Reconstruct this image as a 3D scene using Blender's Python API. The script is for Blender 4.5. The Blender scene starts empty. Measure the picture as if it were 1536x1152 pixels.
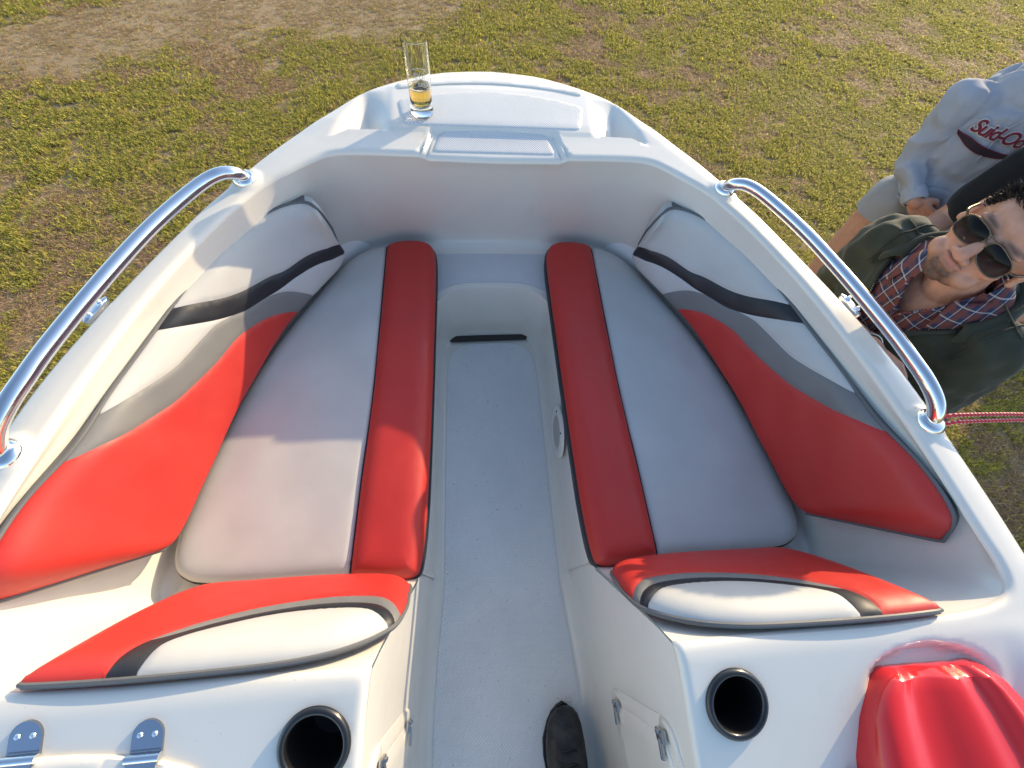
import bpy, bmesh, math, random
import numpy as np
from mathutils import Vector, Matrix
from mathutils.geometry import delaunay_2d_cdt
random.seed(7); rng = np.random.default_rng(7)
S = bpy.context.scene
COL = S.collection
G = 0.78                       # height of the boat's cockpit sole above the lawn
R_ = math.radians

# ------------------------------------------------------------------ helpers
def crom(P, t):
    P = np.asarray(P, float); n = len(P); t = np.clip(np.asarray(t, float), 0, n-1-1e-9)
    i = t.astype(int); f = (t-i)[:, None]
    g = lambda k: P[np.clip(k, 0, n-1)]
    p0, p1, p2, p3 = g(i-1), g(i), g(i+1), g(i+2)
    p0 = np.where((i == 0)[:, None], 2*p1-p2, p0); p3 = np.where((i == n-2)[:, None], 2*p2-p1, p3)
    return .5*(2*p1+(p2-p0)*f+(2*p0-5*p1+4*p2-p3)*f**2+(3*p1-p0-3*p2+p3)*f**3)
def spline(P, per=8):
    n = len(P); return crom(P, np.linspace(0, n-1, (n-1)*per+1))
def closed_spline(P, per=8):
    P = np.asarray(P, float); n = len(P)
    Q = np.vstack([P[-3:], P, P[:3]])
    return crom(Q, np.linspace(3, 3+n, n*per+1)[:-1])
def resample(P, step):
    P = np.asarray(P, float); s = np.r_[0, np.cumsum(np.linalg.norm(np.diff(P, axis=0), axis=1))]
    n = max(2, int(round(s[-1]/step))+1); t = np.linspace(0, s[-1], n)
    return np.stack([np.interp(t, s, P[:, k]) for k in range(P.shape[1])], 1)
def mirror(P): return np.asarray(P, float)*np.array([-1]+[1]*(np.asarray(P).shape[1]-1))
def prof(d, r):
    q = 1-np.clip(d/r, 0, 1); return np.sqrt(np.clip(1-q*q, 0, 1))
def sstep(a, b, x):
    t = np.clip((np.asarray(x, float)-a)/(b-a), 0, 1); return t*t*(3-2*t)
def dist_poly(pts, line, closed=False):
    """distance of each 2-D point to a polyline"""
    L = np.asarray(line, float)
    if closed: L = np.vstack([L, L[:1]])
    a, b = L[:-1], L[1:]; d = b-a; l2 = (d*d).sum(1)+1e-18
    out = np.empty(len(pts))
    for k in range(0, len(pts), 4000):
        p = pts[k:k+4000, None, :]
        t = np.clip(((p-a)*d).sum(2)/l2, 0, 1)
        out[k:k+4000] = np.sqrt((((a+t[..., None]*d)-p)**2).sum(2).min(1))
    return out
def inside(pts, poly):
    P = np.asarray(poly, float); x, y = pts[:, 0], pts[:, 1]; r = np.zeros(len(pts), bool)
    x0, y0 = P[-1]
    for x1, y1 in P:
        c = ((y1 > y) != (y0 > y))
        if c.any():
            xi = (x0-x1)*(y-y1)/((y0-y1) if y0 != y1 else 1e-18)+x1
            r ^= c & (x < xi)
        x0, y0 = x1, y1
    return r
def obj(name, V, F, mat=None, parent=None, smooth=True, sharp=40, mi=None):
    me = bpy.data.meshes.new(name)
    me.from_pydata([tuple(map(float, v)) for v in V], [], [tuple(map(int, f)) for f in F])
    if smooth:
        me.polygons.foreach_set('use_smooth', [True]*len(me.polygons))
        if sharp: me.set_sharp_from_angle(angle=R_(sharp))
    mats = mat if isinstance(mat, (list, tuple)) else [mat]
    for m in mats:
        if m: me.materials.append(m)
    if mi is not None: me.polygons.foreach_set('material_index', [int(a) for a in mi])
    o = bpy.data.objects.new(name, me); COL.objects.link(o)
    if parent: o.parent = parent
    me.update()
    return o
def empty(name, loc=(0, 0, 0)):
    o = bpy.data.objects.new(name, None); o.location = loc; COL.objects.link(o); return o
def tag(o, label=None, cat=None, group=None, kind=None):
    for k, v in (('label', label), ('category', cat), ('group', group), ('kind', kind)):
        if v: o[k] = v
    return o
class MB:
    """collects pieces into one mesh"""
    def __init__(s): s.V = []; s.F = []; s.n = 0
    def add(s, V, F):
        s.V.append(np.asarray(V, float)); s.F += [tuple(i+s.n for i in f) for f in F]; s.n += len(V); return s
    def build(s, name, mat, parent=None, **k): return obj(name, np.vstack(s.V), s.F, mat, parent, **k)
def grid(rings, close_u=False, close_v=False, flip=False):
    """rings: list of equally long point lists"""
    A = np.asarray(rings, float); m, n = A.shape[:2]; F = []
    for i in range(m if close_u else m-1):
        for j in range(n if close_v else n-1):
            a, b = i*n+j, i*n+(j+1) % n; c, d = ((i+1) % m)*n+(j+1) % n, ((i+1) % m)*n+j
            F.append((d, c, b, a) if flip else (a, b, c, d))
    return A.reshape(-1, 3), F
def frames(P):
    P = np.asarray(P, float); T = np.gradient(P, axis=0); T /= np.linalg.norm(T, axis=1)[:, None]+1e-12
    a = np.array([0, 0, 1.]) if abs(T[0][2]) < .9 else np.array([1., 0, 0])
    N = [np.cross(a, T[0])]; N[0] /= np.linalg.norm(N[0])
    for k in range(1, len(P)):
        n = N[-1]-T[k]*np.dot(N[-1], T[k]); N.append(n/(np.linalg.norm(n)+1e-12))
    N = np.array(N); return T, N, np.cross(T, N)
def tube(P, r, segs=12, caps=True, flat=None):
    P = np.asarray(P, float); T, N, B = frames(P); r = np.broadcast_to(np.asarray(r, float), (len(P),))
    a = np.linspace(0, 2*math.pi, segs, endpoint=False); ca, sa = np.cos(a), np.sin(a)*(flat or 1)
    rings = P[:, None]+r[:, None, None]*(N[:, None]*ca[None, :, None]+B[:, None]*sa[None, :, None])
    V, F = grid(rings, close_v=True)
    if caps:
        m = len(P); F.append(tuple(range(segs))[::-1]); F.append(tuple((m-1)*segs+k for k in range(segs)))
    return V, F
def lathe(prf, c=(0, 0, 0), segs=32, ax=None):
    """prf: (radius, height) pairs about +z (or axis ax)"""
    a = np.linspace(0, 2*math.pi, segs, endpoint=False)
    rings = [[(r*math.cos(t), r*math.sin(t), z) for t in a] for r, z in prf]
    V, F = grid(rings, close_v=True)
    if ax is not None:
        q = Vector((0, 0, 1)).rotation_difference(Vector(ax)).to_matrix(); V = V@np.array(q).T
    return V+np.asarray(c, float), F
def box(c, s, M=None, b=0.0):
    bm = bmesh.new(); bmesh.ops.create_cube(bm, size=1)
    for v in bm.verts: v.co = Vector((v.co.x*s[0], v.co.y*s[1], v.co.z*s[2]))
    if b: bmesh.ops.bevel(bm, geom=bm.edges[:], offset=b, segments=2, affect='EDGES', profile=.5)
    V = np.array([v.co[:] for v in bm.verts]); bm.verts.index_update(); F = [tuple(v.index for v in f.verts) for f in bm.faces]; bm.free()
    if M is not None: V = V@np.asarray(M, float).T
    return V+np.asarray(c, float), F
def cdt(outline, curves=(), holes=(), h=.01, rows=(), extra=None, crows=()):
    """triangulate the inside of a closed outline; returns 2-D points and triangles"""
    O = np.asarray(outline, float); pts = []; edges = []
    def addl(L, closed):
        s = len(pts); pts.extend(map(tuple, L)); n = len(L)
        edges.extend((s+i, s+i+1) for i in range(n-1))
        if closed: edges.append((s+n-1, s))
    addl(O, True)
    for H in holes: addl(H, True)
    for c in curves: addl(np.asarray(c, float), False)
    lines = [(O, True)]+[(np.asarray(H, float), True) for H in holes]
    def offs(L, d):
        L = np.asarray(L, float); T = np.roll(L, -1, 0)-np.roll(L, 1, 0); T /= np.linalg.norm(T, axis=1)[:, None]+1e-12
        return L+d*np.stack([-T[:, 1], T[:, 0]], 1)
    cand = []
    for L, c in lines:
        for d in rows:
            for sg in (1, -1): cand.append((offs(L, sg*d), d))
    lo, hi = O.min(0), O.max(0)
    nx, ny = int((hi[0]-lo[0])/h)+2, int((hi[1]-lo[1])/(h*.866))+2
    gx, gy = np.meshgrid(np.arange(nx), np.arange(ny))
    gp = np.stack([lo[0]+(gx+.5*(gy % 2))*h, lo[1]+gy*h*.866], 2).reshape(-1, 2)
    if extra is not None: gp = np.vstack([gp, extra])
    rmax = max(rows) if len(rows) else 0
    def ok(p):
        m = inside(p, O)
        for H in holes: m &= ~inside(p, H)
        return p[m]
    for c in curves:
        c = np.asarray(c, float); T = np.gradient(c, axis=0); T /= np.linalg.norm(T, axis=1)[:, None]+1e-12; Nn = np.stack([-T[:, 1], T[:, 0]], 1)
        for d in crows:
            for sg in (1, -1): cand.append((c+sg*d*Nn, min(d, .0012)))
    gp = ok(gp)
    cmax = max(crows) if len(crows) else 0
    dd = np.full(len(gp), 9.)
    for L, c in lines: dd = np.minimum(dd, dist_poly(gp, L, c))
    keep = dd > rmax+.45*h
    for c in curves: keep &= dist_poly(gp, c) > max(.4*h, cmax+.3*h if cmax else 0)
    gp = gp[keep]
    add = [gp]
    for q, d in cand:
        q = ok(q)
        if not len(q): continue
        dq = np.full(len(q), 9.)
        for L, c in lines: dq = np.minimum(dq, dist_poly(q, L, c))
        k = dq > d*.93
        for c in curves: k &= dist_poly(q, c) > .0012
        add.append(q[k])
    allp = pts+[tuple(p) for a in add for p in a]
    r = delaunay_2d_cdt([Vector((float(a), float(b))) for a, b in allp], edges, [], 0, 1e-6)
    P = np.array([v[:] for v in r[0]]); T = np.array(r[2])
    c = P[T].mean(1); m = inside(c, O)
    for H in holes: m &= ~inside(c, H)
    T = T[m]
    a = P[T]; cr = (a[:, 1, 0]-a[:, 0, 0])*(a[:, 2, 1]-a[:, 0, 1])-(a[:, 1, 1]-a[:, 0, 1])*(a[:, 2, 0]-a[:, 0, 0])
    T[cr < 0] = T[cr < 0][:, ::-1]
    T = T[np.abs(cr) > 1e-12]
    return P, T
def sub_mesh(V, T):
    u, inv = np.unique(T.ravel(), return_inverse=True); return V[u], inv.reshape(T.shape)
def side(P2, s):
    """mirror a point array to port when s < 0 and keep it otherwise"""
    return np.asarray(P2, float)*np.array([s, 1, 1])
def flipf(F, s): return [tuple(f)[::-1] for f in F] if s < 0 else F

# ------------------------------------------------------------------ materials
def mat(name, col, rough=.5, metal=0, coat=0, spec=.5, **kw):
    m = bpy.data.materials.new(name); m.use_nodes = True; nt = m.node_tree; N = nt.nodes
    b = N['Principled BSDF']; b.inputs['Base Color'].default_value = (*col, 1); b.inputs['Roughness'].default_value = rough
    b.inputs['Metallic'].default_value = metal; b.inputs['Coat Weight'].default_value = coat; b.inputs['Coat Roughness'].default_value = .08
    b.inputs['Specular IOR Level'].default_value = spec
    for k, v in kw.items(): b.inputs[k.replace('_', ' ')].default_value = v
    return m
def node(m, t, **k):
    n = m.node_tree.nodes.new(t)
    for a, v in k.items():
        if a.startswith('i_'): n.inputs[a[2:].replace('_', ' ')].default_value = v
        else: setattr(n, a, v)
    return n
def link(m, a, b): m.node_tree.links.new(a, b)
def coords(m, kind='Object'):
    return node(m, 'ShaderNodeTexCoord').outputs[kind]
def noise(m, scale, detail=3, rough=.5, vec=None, out='Fac'):
    n = node(m, 'ShaderNodeTexNoise', i_Scale=scale, i_Detail=detail, i_Roughness=rough)
    link(m, vec if vec is not None else coords(m), n.inputs['Vector']); return n.outputs[out]
def ramp(m, fac, stops):
    r = node(m, 'ShaderNodeValToRGB'); link(m, fac, r.inputs['Fac']); e = r.color_ramp.elements
    while len(e) < len(stops): e.new(.5)
    for k, (p, c) in enumerate(stops): e[k].position = p; e[k].color = (*c, 1) if len(c) == 3 else c
    return r.outputs['Color']
def mix(m, fac, a, b, bt='MIX'):
    n = node(m, 'ShaderNodeMix', data_type='RGBA', blend_type=bt)
    for sock, v in ((n.inputs[0], fac), (n.inputs[6], a), (n.inputs[7], b)):
        if isinstance(v, bpy.types.NodeSocket): link(m, v, sock)
        elif isinstance(v, (int, float)): sock.default_value = v
        else: sock.default_value = (*v, 1)
    return n.outputs[2]
def bsdf(m): return m.node_tree.nodes['Principled BSDF']
def bump(m, h, strength=.3, dist=.002, prev=None):
    n = node(m, 'ShaderNodeBump', i_Strength=strength, i_Distance=dist); link(m, h, n.inputs['Height'])
    if prev: link(m, prev, n.inputs['Normal'])
    link(m, n.outputs['Normal'], bsdf(m).inputs['Normal']); return n.outputs['Normal']
def basecol(m, c): link(m, c, bsdf(m).inputs['Base Color'])
def roughin(m, c): link(m, c, bsdf(m).inputs['Roughness'])
def math_(m, op, a, b=0.0, c=None):
    n = node(m, 'ShaderNodeMath', operation=op)
    for k, v in enumerate((a, b) if c is None else (a, b, c)):
        if isinstance(v, bpy.types.NodeSocket): link(m, v, n.inputs[k])
        else: n.inputs[k].default_value = v
    return n.outputs[0]

GEL = mat('white_gelcoat', (.80, .78, .75), .22, coat=.35)
gel_ = ramp(GEL, noise(GEL, 3.5, 6, .6), [(.35, (.735, .693, .612)), (.62, (.768, .728, .645))])
gel_ = mix(GEL, ramp(GEL, noise(GEL, 210, 2, .5), [(.745, (0, 0, 0)), (.79, (.45, .45, .45))]), gel_, (.25, .22, .18))   # grit and specks
gel_ = mix(GEL, ramp(GEL, noise(GEL, 5.5, 8, .72), [(.58, (0, 0, 0)), (.74, (.22, .22, .22))]), gel_, (.52, .48, .41))   # faint water marks
basecol(GEL, gel_)
roughin(GEL, ramp(GEL, noise(GEL, 9, 5, .6), [(.3, (.19, .19, .19)), (.7, (.27, .27, .27))]))
def nonskid(name, col, cell, st=.8, wear=False):
    m = mat(name, col, .5); c = coords(m)
    mp = node(m, 'ShaderNodeMapping'); mp.inputs['Rotation'].default_value = (0, 0, R_(4)); link(m, c, mp.inputs['Vector'])
    mp.inputs['Scale'].default_value = (1/cell, 1/cell, 1/cell)
    sx = node(m, 'ShaderNodeSeparateXYZ'); link(m, mp.outputs[0], sx.inputs[0])
    a = math_(m, 'SINE', math_(m, 'MULTIPLY', sx.outputs[0], 6.2832)); b = math_(m, 'SINE', math_(m, 'MULTIPLY', sx.outputs[1], 6.2832))
    hgt = math_(m, 'MULTIPLY', a, b)
    dirt = noise(m, 4, 6, .65)
    k = ramp(m, hgt, [(.0, tuple(.88*x for x in col)), (.5, col)])
    k = mix(m, ramp(m, dirt, [(.4, (0, 0, 0)), (.75, (.4, .4, .4))]), k, tuple(x*.72 for x in col))
    if wear:   # scuffs and grains of dirt
        sp = noise(m, 120, 2, .5); k = mix(m, ramp(m, sp, [(.70, (0, 0, 0)), (.76, (.6, .6, .6))]), k, (.16, .14, .11))
        mp2 = node(m, 'ShaderNodeMapping'); mp2.inputs['Scale'].default_value = (26, 5, 5); mp2.inputs['Rotation'].default_value = (0, 0, .5); link(m, c, mp2.inputs['Vector'])
        sc_ = noise(m, 3.0, 6, .75, mp2.outputs[0]); k = mix(m, ramp(m, sc_, [(.60, (0, 0, 0)), (.74, (.30, .30, .30))]), k, (.36, .34, .30))
        k = mix(m, ramp(m, noise(m, 2.2, 5, .6), [(.42, (0, 0, 0)), (.68, (.30, .30, .30))]), k, (.64, .62, .58))
    basecol(m, k); bump(m, hgt, st, .0012)
    return m
NSK = nonskid('nonskid_panel', (.70, .71, .71), .0075, .5)
FLR = nonskid('cockpit_sole', (.86, .85, .83), .0085, .6, True)
def vinyl(name, col, rough=.42, grain=900):
    m = mat(name, col, rough, spec=.45)
    v = node(m, 'ShaderNodeTexVoronoi', i_Scale=grain); link(m, coords(m), v.inputs['Vector'])
    w = noise(m, 11, 4)
    n = bump(m, v.outputs['Distance'], .18, .0006); bump(m, w, .13, .005, n)
    basecol(m, mix(m, ramp(m, noise(m, 6, 5, .6), [(.35, (0, 0, 0)), (.7, (1, 1, 1))]), tuple(.90*c for c in col), col))
    roughin(m, ramp(m, noise(m, 12, 4), [(.3, (rough-.07,)*3), (.7, (rough+.1,)*3)]))
    return m
V_RED = vinyl('red_vinyl', (.57, .036, .026), .46)
V_WHITE = vinyl('white_vinyl', (.565, .552, .515), .55)
V_BLACK = vinyl('black_vinyl', (.022, .023, .027), .42)
V_GREY = vinyl('grey_vinyl', (.20, .195, .185), .45)
V_PIPE = vinyl('grey_piping', (.13, .13, .13), .5)
V_SIDE = vinyl('cushion_side', (.018, .019, .022), .5)
HINGE = mat('hinge_dark_reflection', (.36, .38, .42), .16, metal=1)  # darker than polished_steel: the dark blue sky reflection is put into the base colour
CHROME = mat('polished_steel', (.80, .80, .80), .09, metal=1)
roughin(CHROME, ramp(CHROME, noise(CHROME, 30, 4), [(.3, (.05,)*3), (.7, (.16,)*3)]))
BLKP = mat('black_plastic', (.012, .012, .013), .28, coat=.3)
DARK = mat('dark_recess', (.012, .012, .012), .8)
SLOT = mat('slot_shade', (.045, .04, .036), .9); bump(SLOT, noise(SLOT, 300, 3), .6, .003)  # dark colour stands in for the shade inside the slot
REDG = mat('red_gloss_plastic', (.70, .020, .020), .3, coat=.3)
roughin(REDG, ramp(REDG, noise(REDG, 20, 5), [(.3, (.10,)*3), (.7, (.26,)*3)]))
HULLM = mat('hull_gelcoat', (.78, .76, .73), .2, coat=.4)
RUB = mat('rub_rail_plastic', (.55, .55, .55), .5)
# ------------------------------------------------------------------ the boat (local: x starboard, y bow, z up, sole at 0)
boat = tag(empty('boat', (0, 0, G)), 'white open bow motorboat with red, white and black cushions standing on the lawn', 'boat')

# outer edge of the deck, starboard half, bow to stern
O_PTS = [(0, 1.480), (.11, 1.467), (.175, 1.448), (.257, 1.405), (.32, 1.360), (.385, 1.305), (.455, 1.218), (.512, 1.150), (.565, 1.085), (.612, 1.02),
         (.652, .955), (.705, .862), (.752, .760), (.80, .645), (.842, .535), (.876, .43), (.898, .33), (.917, .20), (.936, .06), (.955, -.15), (.968, -.40), (.975, -.72)]
OR = spline([(-.11, 1.467)]+O_PTS, 8)[8:]
# rim of the cockpit opening (C), a ring lower on the coaming (M) and the foot of the coaming (SF)
C_PTS = [(0, 1.056), (.19, 1.060), (.35, 1.062), (.425, 1.055), (.47, 1.03), (.52, .99), (.575, .94), (.64, .84), (.69, .735), (.742, .60), (.788, .44),
         (.819, .30), (.842, .17), (.858, .06), (.868, .0), (.862, -.035), (.83, -.055), (.76, -.066), (.6, -.072), (.4, -.072), (.236, -.075)]
M_PTS = [(0, 1.073, .62), (.19, 1.075, .62), (.35, 1.077, .62), (.43, 1.064, .61), (.482, 1.033, .61), (.528, .985, .605), (.58, .93, .605), (.642, .838, .602), (.692, .733, .60), (.745, .60, .60),
         (.79, .44, .600), (.822, .30, .607), (.846, .18, .617), (.868, .08, .61), (.872, .02, .60), (.855, -.012, .59), (.82, -.03, .58), (.75, -.042, .57), (.6, -.045, .56), (.4, -.045, .56), (.232, -.045, .56)]
F_PTS = [(0, 1.155), (.2, 1.152), (.34, 1.145), (.43, 1.12), (.50, 1.06), (.548, .985), (.588, .90), (.637, .80), (.675, .70), (.712, .59), (.745, .45),
         (.772, .30), (.792, .19), (.80, .11), (.80, .06), (.785, .035), (.76, .03), (.72, .04), (.6, .05), (.4, .055), (.213, .055)]
PER = 14
CR = spline(C_PTS, PER); MR = spline(M_PTS, PER); FR = spline(F_PTS, PER)
# walkway edge at console height, starboard, from the rim aft
WK = spline([(.236, -.075), (.243, -.15), (.25, -.25), (.268, -.45), (.29, -.72)], 8)
SHELF = .27
RC, RO = .012, .020
rimz = lambda y: np.interp(y, [-.75, -.08, 0, .2, .5, .8, .95, 1.06, 1.12, 1.18, 1.34, 1.5], [.64, .64, .645, .652, .659, .668, .676, .685, .690, .697, .700, .688])
CUPS = [(.322, -.165), (-.309, -.165)]; CUP_R = .043
HELM = (.664, -.164, .125, .058)
XS = np.interp
def ztop(P, edges=True):
    P = np.asarray(P, float); x, y = P[:, 0], P[:, 1]; ax = np.abs(x)
    z = rimz(y)
    # raised centre of the fore deck
    xp = np.interp(y, [1.12, 1.25, 1.36], [.281, .290, .300])
    z = z+.003*sstep(1.143, 1.150, y)*(1-sstep(xp-.012, xp+.004, ax))*(1-sstep(1.25, 1.40, y))
    # V-shaped pockets beside it
    xc = np.interp(y, [1.10, 1.184, 1.32], [.345, .352, .360])
    xa = np.interp(y, [1.10, 1.112, 1.16, 1.216, 1.27, 1.31, 1.33], [.446, .443, .430, .412, .388, .371, .371])
    lip = np.interp(ax, [.28, .39, .414, .45], [1.146, 1.143, 1.127, 1.106])
    v = np.minimum(np.clip((ax-xp+.004)/(xc-xp+.004), 0, 1), np.clip((xa-ax)/(xa-xc+1e-6), 0, 1))
    v = np.where((ax > xp-.004) & (ax < xa), v, 0)
    dep = .060*np.clip((1.312-y)/.168, 0, 1)**.9
    z = z-dep*sstep(0, 1.15, v)**.9*sstep(lip-.001, lip+.003, y)
    # notch in the ledge in front of the small step panel
    xn = np.interp(y, [1.04, 1.157], [.197, .176])
    z = z-.010*(1-sstep(xn-.012, xn+.002, ax))*(1-sstep(1.149, 1.157, y))*sstep(1.0, 1.01, y)
    # consoles: the dash falls away aft of the crease
    cr = -.087
    d = np.clip(cr-y, 0, None); fall = np.where(d < .02, d*d/.04, d-.01)*.30
    out = sstep(.80, .885, ax)
    z = z-fall*(1-out)*(y < cr)
    # starboard helm recess
    r = np.hypot((x-HELM[0])/HELM[2], (y-HELM[1])/HELM[3]); ed = (1-r)*HELM[3]; flat = .613
    z = np.where((r < 1) & (z > flat), z+(flat-z)*sstep(0, .009, ed), z)
    # bosses under the feet of the grab rails
    for bx, by in ((.866, .272), (.617, .952)):
        r = np.hypot(ax-bx, y-by); z = z+.005*(1-sstep(.030, .042, r))
    if edges:
        do = np.minimum(dist_poly(P, OR), dist_poly(P, mirror(OR))); d = np.clip(do, 0, RO)
        z = z-(RO-np.sqrt(np.clip(RO*RO-(RO-d)**2, 0, None)))-.004*(1-sstep(0, .05, do))
        dc = np.minimum(dist_poly(P, RIM), dist_poly(P, mirror(RIM))); d = np.clip(dc, 0, RC)
        z = z-(RC-np.sqrt(np.clip(RC*RC-(RC-d)**2, 0, None)))
    return z
RIM = np.vstack([CR, WK[1:]])
half = lambda L: resample(L, .012)
o_, r_ = half(OR), RIM
outline = np.vstack([o_[::-1], mirror(o_)[1:], mirror(r_)[::-1], r_[1:]])
circ = lambda c, r, n=48: np.stack([c[0]+r*np.cos(np.linspace(0, 2*math.pi, n, endpoint=False)), c[1]+r*np.sin(np.linspace(0, 2*math.pi, n, endpoint=False))], 1)
lipx = np.array([.27, .30, .33, .36, .39, .414, .435, .452])
lip_l = np.stack([lipx, np.interp(lipx, [.28, .39, .414, .45], [1.146, 1.143, 1.127, 1.106])], 1)
curves = []
for s in (1, -1):
    for dy in (-.0015, .0035):
        L = resample(lip_l+np.array([0, dy]), .008); curves.append(L*np.array([s, 1]))
    # points hugging the notch walls and the crease of the pocket
    for dx in (-.013, .003): curves.append(np.array([(s*(.197+dx), 1.062), (s*(.176+dx), 1.146)]))
P2, T2 = cdt(outline, curves, [circ(c, CUP_R) for c in CUPS], h=.0085, rows=(.0012, .0035, .007, .012, .017))
zt = ztop(P2)
deckmb = MB(); deckmb.add(np.column_stack([P2, zt]), T2.tolist())
# coaming walls down to the seat shelf
def inward(L):
    T = np.gradient(np.asarray(L)[:, :2], axis=0); T /= np.linalg.norm(T, axis=1)[:, None]+1e-12
    return np.stack([T[:, 1], -T[:, 0]], 1)
nin = inward(FR); nin[0] = (0, -1)
zc = ztop(CR, False)-RC
rings = []
for k in range(len(CR)):
    c, m, f = np.array([*CR[k], zc[k]]), MR[k], FR[k]
    a = np.array([*(f-0*nin[k]), SHELF+.05]); mid = m*.5+a*.5
    ctl = [c, m, mid, a, np.array([*(f+.012*nin[k]), SHELF+.013]), np.array([*(f+.045*nin[k]), SHELF])]
    rings.append(crom(ctl, np.linspace(0, 5, 26)))
V, F = grid(rings); deckmb.add(V, F); deckmb.add(V*np.array([-1, 1, 1]), flipf(F, -1))
foot_ring = np.array([r[-1][:2] for r in rings])
# seat shelf with the foot well cut out
WELL = spline([(0, .960), (.09, .957), (.135, .944), (.165, .922), (.188, .892), (.200, .855), (.204, .78), (.205, .6), (.205, .4), (.205, .2), (.206, .07)], 8)
fr_ = resample(foot_ring, .03); wl_ = resample(WELL, .02)
shelf_out = np.vstack([fr_, [(wl_[-1][0], fr_[-1][1])], wl_[::-1], mirror(wl_)[1:], [(-wl_[-1][0], fr_[-1][1])], mirror(fr_)[::-1][:-1]])[::-1]
P3, T3 = cdt(shelf_out, h=.03)
deckmb.add(np.column_stack([P3, np.full(len(P3), SHELF)]), T3.tolist())
# foot well walls
rows = []
nw = inward(WELL); nw[0] = (0, -1)
for p, n in zip(WELL, nw):
    pr_ = [(0, 0, SHELF), (.0035, 0, SHELF-.001), (.009, 0, SHELF-.006), (.011, 0, SHELF-.014), (.012, 0, .18), (.013, 0, .10), (.016, 0, .045), (.026, 0, .018), (.042, 0, .005), (.062, 0, .0005), (.075, 0, -.001)]
    kk = float(np.interp(p[1], [.75, .87, .93, .97], [.62, .55, .30, .25]))
    rows.append([(*(p+kk*(q[0]-.012)*n), q[2]) for q in pr_])
V, F = grid(rows); deckmb.add(V, F); deckmb.add(V*np.array([-1, 1, 1]), flipf(F, -1))
# console side walls along the walkway
ys = np.concatenate([np.linspace(.0705, -.08, 9), np.linspace(-.10, -.72, 20)])
rows = []
xw_top = lambda y: np.interp(y, [-.72, -.45, -.25, -.15, -.08, .06], [.29, .268, .25, .243, .236, .213])
xw_bot = lambda y: np.interp(y, [-.72, -.4, -.18, .05, .1], [.243, .237, .229, .2075, .2055])
def wall_z(y):
    zt_ = float(ztop(np.array([[xw_top(y)+.0, y]]), False)[0])-RC
    return zt_ if y < -.075 else float(np.interp(y, [-.075, .055, .09], [zt_, .285, .27]))
for y in ys:
    zt_ = wall_z(y); xt, xb = float(xw_top(y)), float(xw_bot(y)); r = []
    for w in (1, .8, .6, .4, .2, .07): r.append((xb+(xt-xb)*w**1.2, y, w*zt_))
    r += [(xb-.0085, y, .018), (xb-.0185, y, .005), (xb-.031, y, .0005), (xb-.039, y, -.001)]
    rows.append(r)
V, F = grid(rows); deckmb.add(V, F); deckmb.add(V*np.array([-1, 1, 1]), flipf(F, -1))
bs = np.array([(-.20, -.72), (.20, -.72), (.20, .80), (.19, .88), (.16, .935), (.10, .958), (-.10, .958), (-.16, .935), (-.19, .88), (-.20, .80)])
P7, T7 = cdt(bs, h=.08); deckmb.add(np.column_stack([P7, np.full(len(P7), .0004)]), T7.tolist())
deck = deckmb.build('deck', GEL, boat, sharp=62)
# cockpit sole
y_ = np.linspace(.90, -.72, 12)
sole = [(.0, .905), (.08, .903), (.125, .888), (.152, .855), (.163, .81), (.168, .76)]+[(float(np.interp(y, [-.72, -.2, .05, .2, .9], [.205, .195, .170, .172, .168])), y) for y in y_[1:]]
so = np.array(sole); so = np.vstack([so, mirror(so)[::-1][:-1]])
P4, T4 = cdt(so[::-1], h=.06)
obj('cockpit_sole', np.column_stack([P4, np.full(len(P4), .0022)]), T4.tolist(), FLR, boat)
# nonskid pads
def pad_sheet(name, line, zfun, th, m, parent, h=.012, r=.004):
    L = np.asarray(line, float); L = resample(np.vstack([L, L[:1]]), .006)[:-1]
    P, T = cdt(L, h=h, rows=(.0012, .003))
    d = dist_poly(P, L, True)
    z = zfun(P)+th*prof(d, r)
    mb = MB().add(np.column_stack([P, z]), T.tolist())
    q = np.column_stack([L, zfun(L)]); q2 = q-np.array([0, 0, .006]); V, F = grid([q2, q], close_v=True); mb.add(V, F)
    return mb.build(name, m, parent, sharp=50)
def rounded(poly, rad=.014, n=5):
    P = [np.array(p, float) for p in poly]; out = []
    for k, p in enumerate(P):
        a, b = P[k-1], P[(k+1) % len(P)]; u, w = a-p, b-p; lu, lw = np.linalg.norm(u), np.linalg.norm(w)
        ang = math.acos(np.clip(np.dot(u/lu, w/lw), -1, 1))
        if ang > 2.75: out.append(p); continue
        r = min(rad, lu*.45, lw*.45); A, B = p+u/lu*r, p+w/lw*r
        for t in np.linspace(0, 1, n): out.append((1-t)**2*A+2*t*(1-t)*p+t*t*B)
    return np.array(out)
zt_f = lambda P: ztop(P, False)
sym = lambda L: np.array(list(L)+[(-x, y) for x, y in L[::-1] if x > 1e-6])
tag(pad_sheet('nonskid_panel', rounded(sym([(0, 1.327), (.07, 1.323), (.135, 1.311), (.20, 1.293), (.266, 1.266), (.245, 1.143+.018)])[::-1], .016), lambda P: ztop(P, False)-.0005, .0035, NSK, boat), 'wide nonskid panel with its front edge bowed')
tag(pad_sheet('nonskid_panel', rounded(sym([(0, 1.166-.012), (.148, 1.163-.012), (.168, 1.079)])[::-1], .014), lambda P: ztop(P*np.array([.5, 1]), False)-.0005, .0035, NSK, boat), 'short nonskid panel in the step of the bow ledge')
locker = rounded(sym([(0, 1.418), (.12, 1.405), (.20, 1.382), (.277, 1.352), (.268, 1.321), (.20, 1.342), (.13, 1.358), (.06, 1.368), (0, 1.371)][:5]+[(.20, 1.342), (.13, 1.358), (.06, 1.368)])[::-1], .012)
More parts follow.
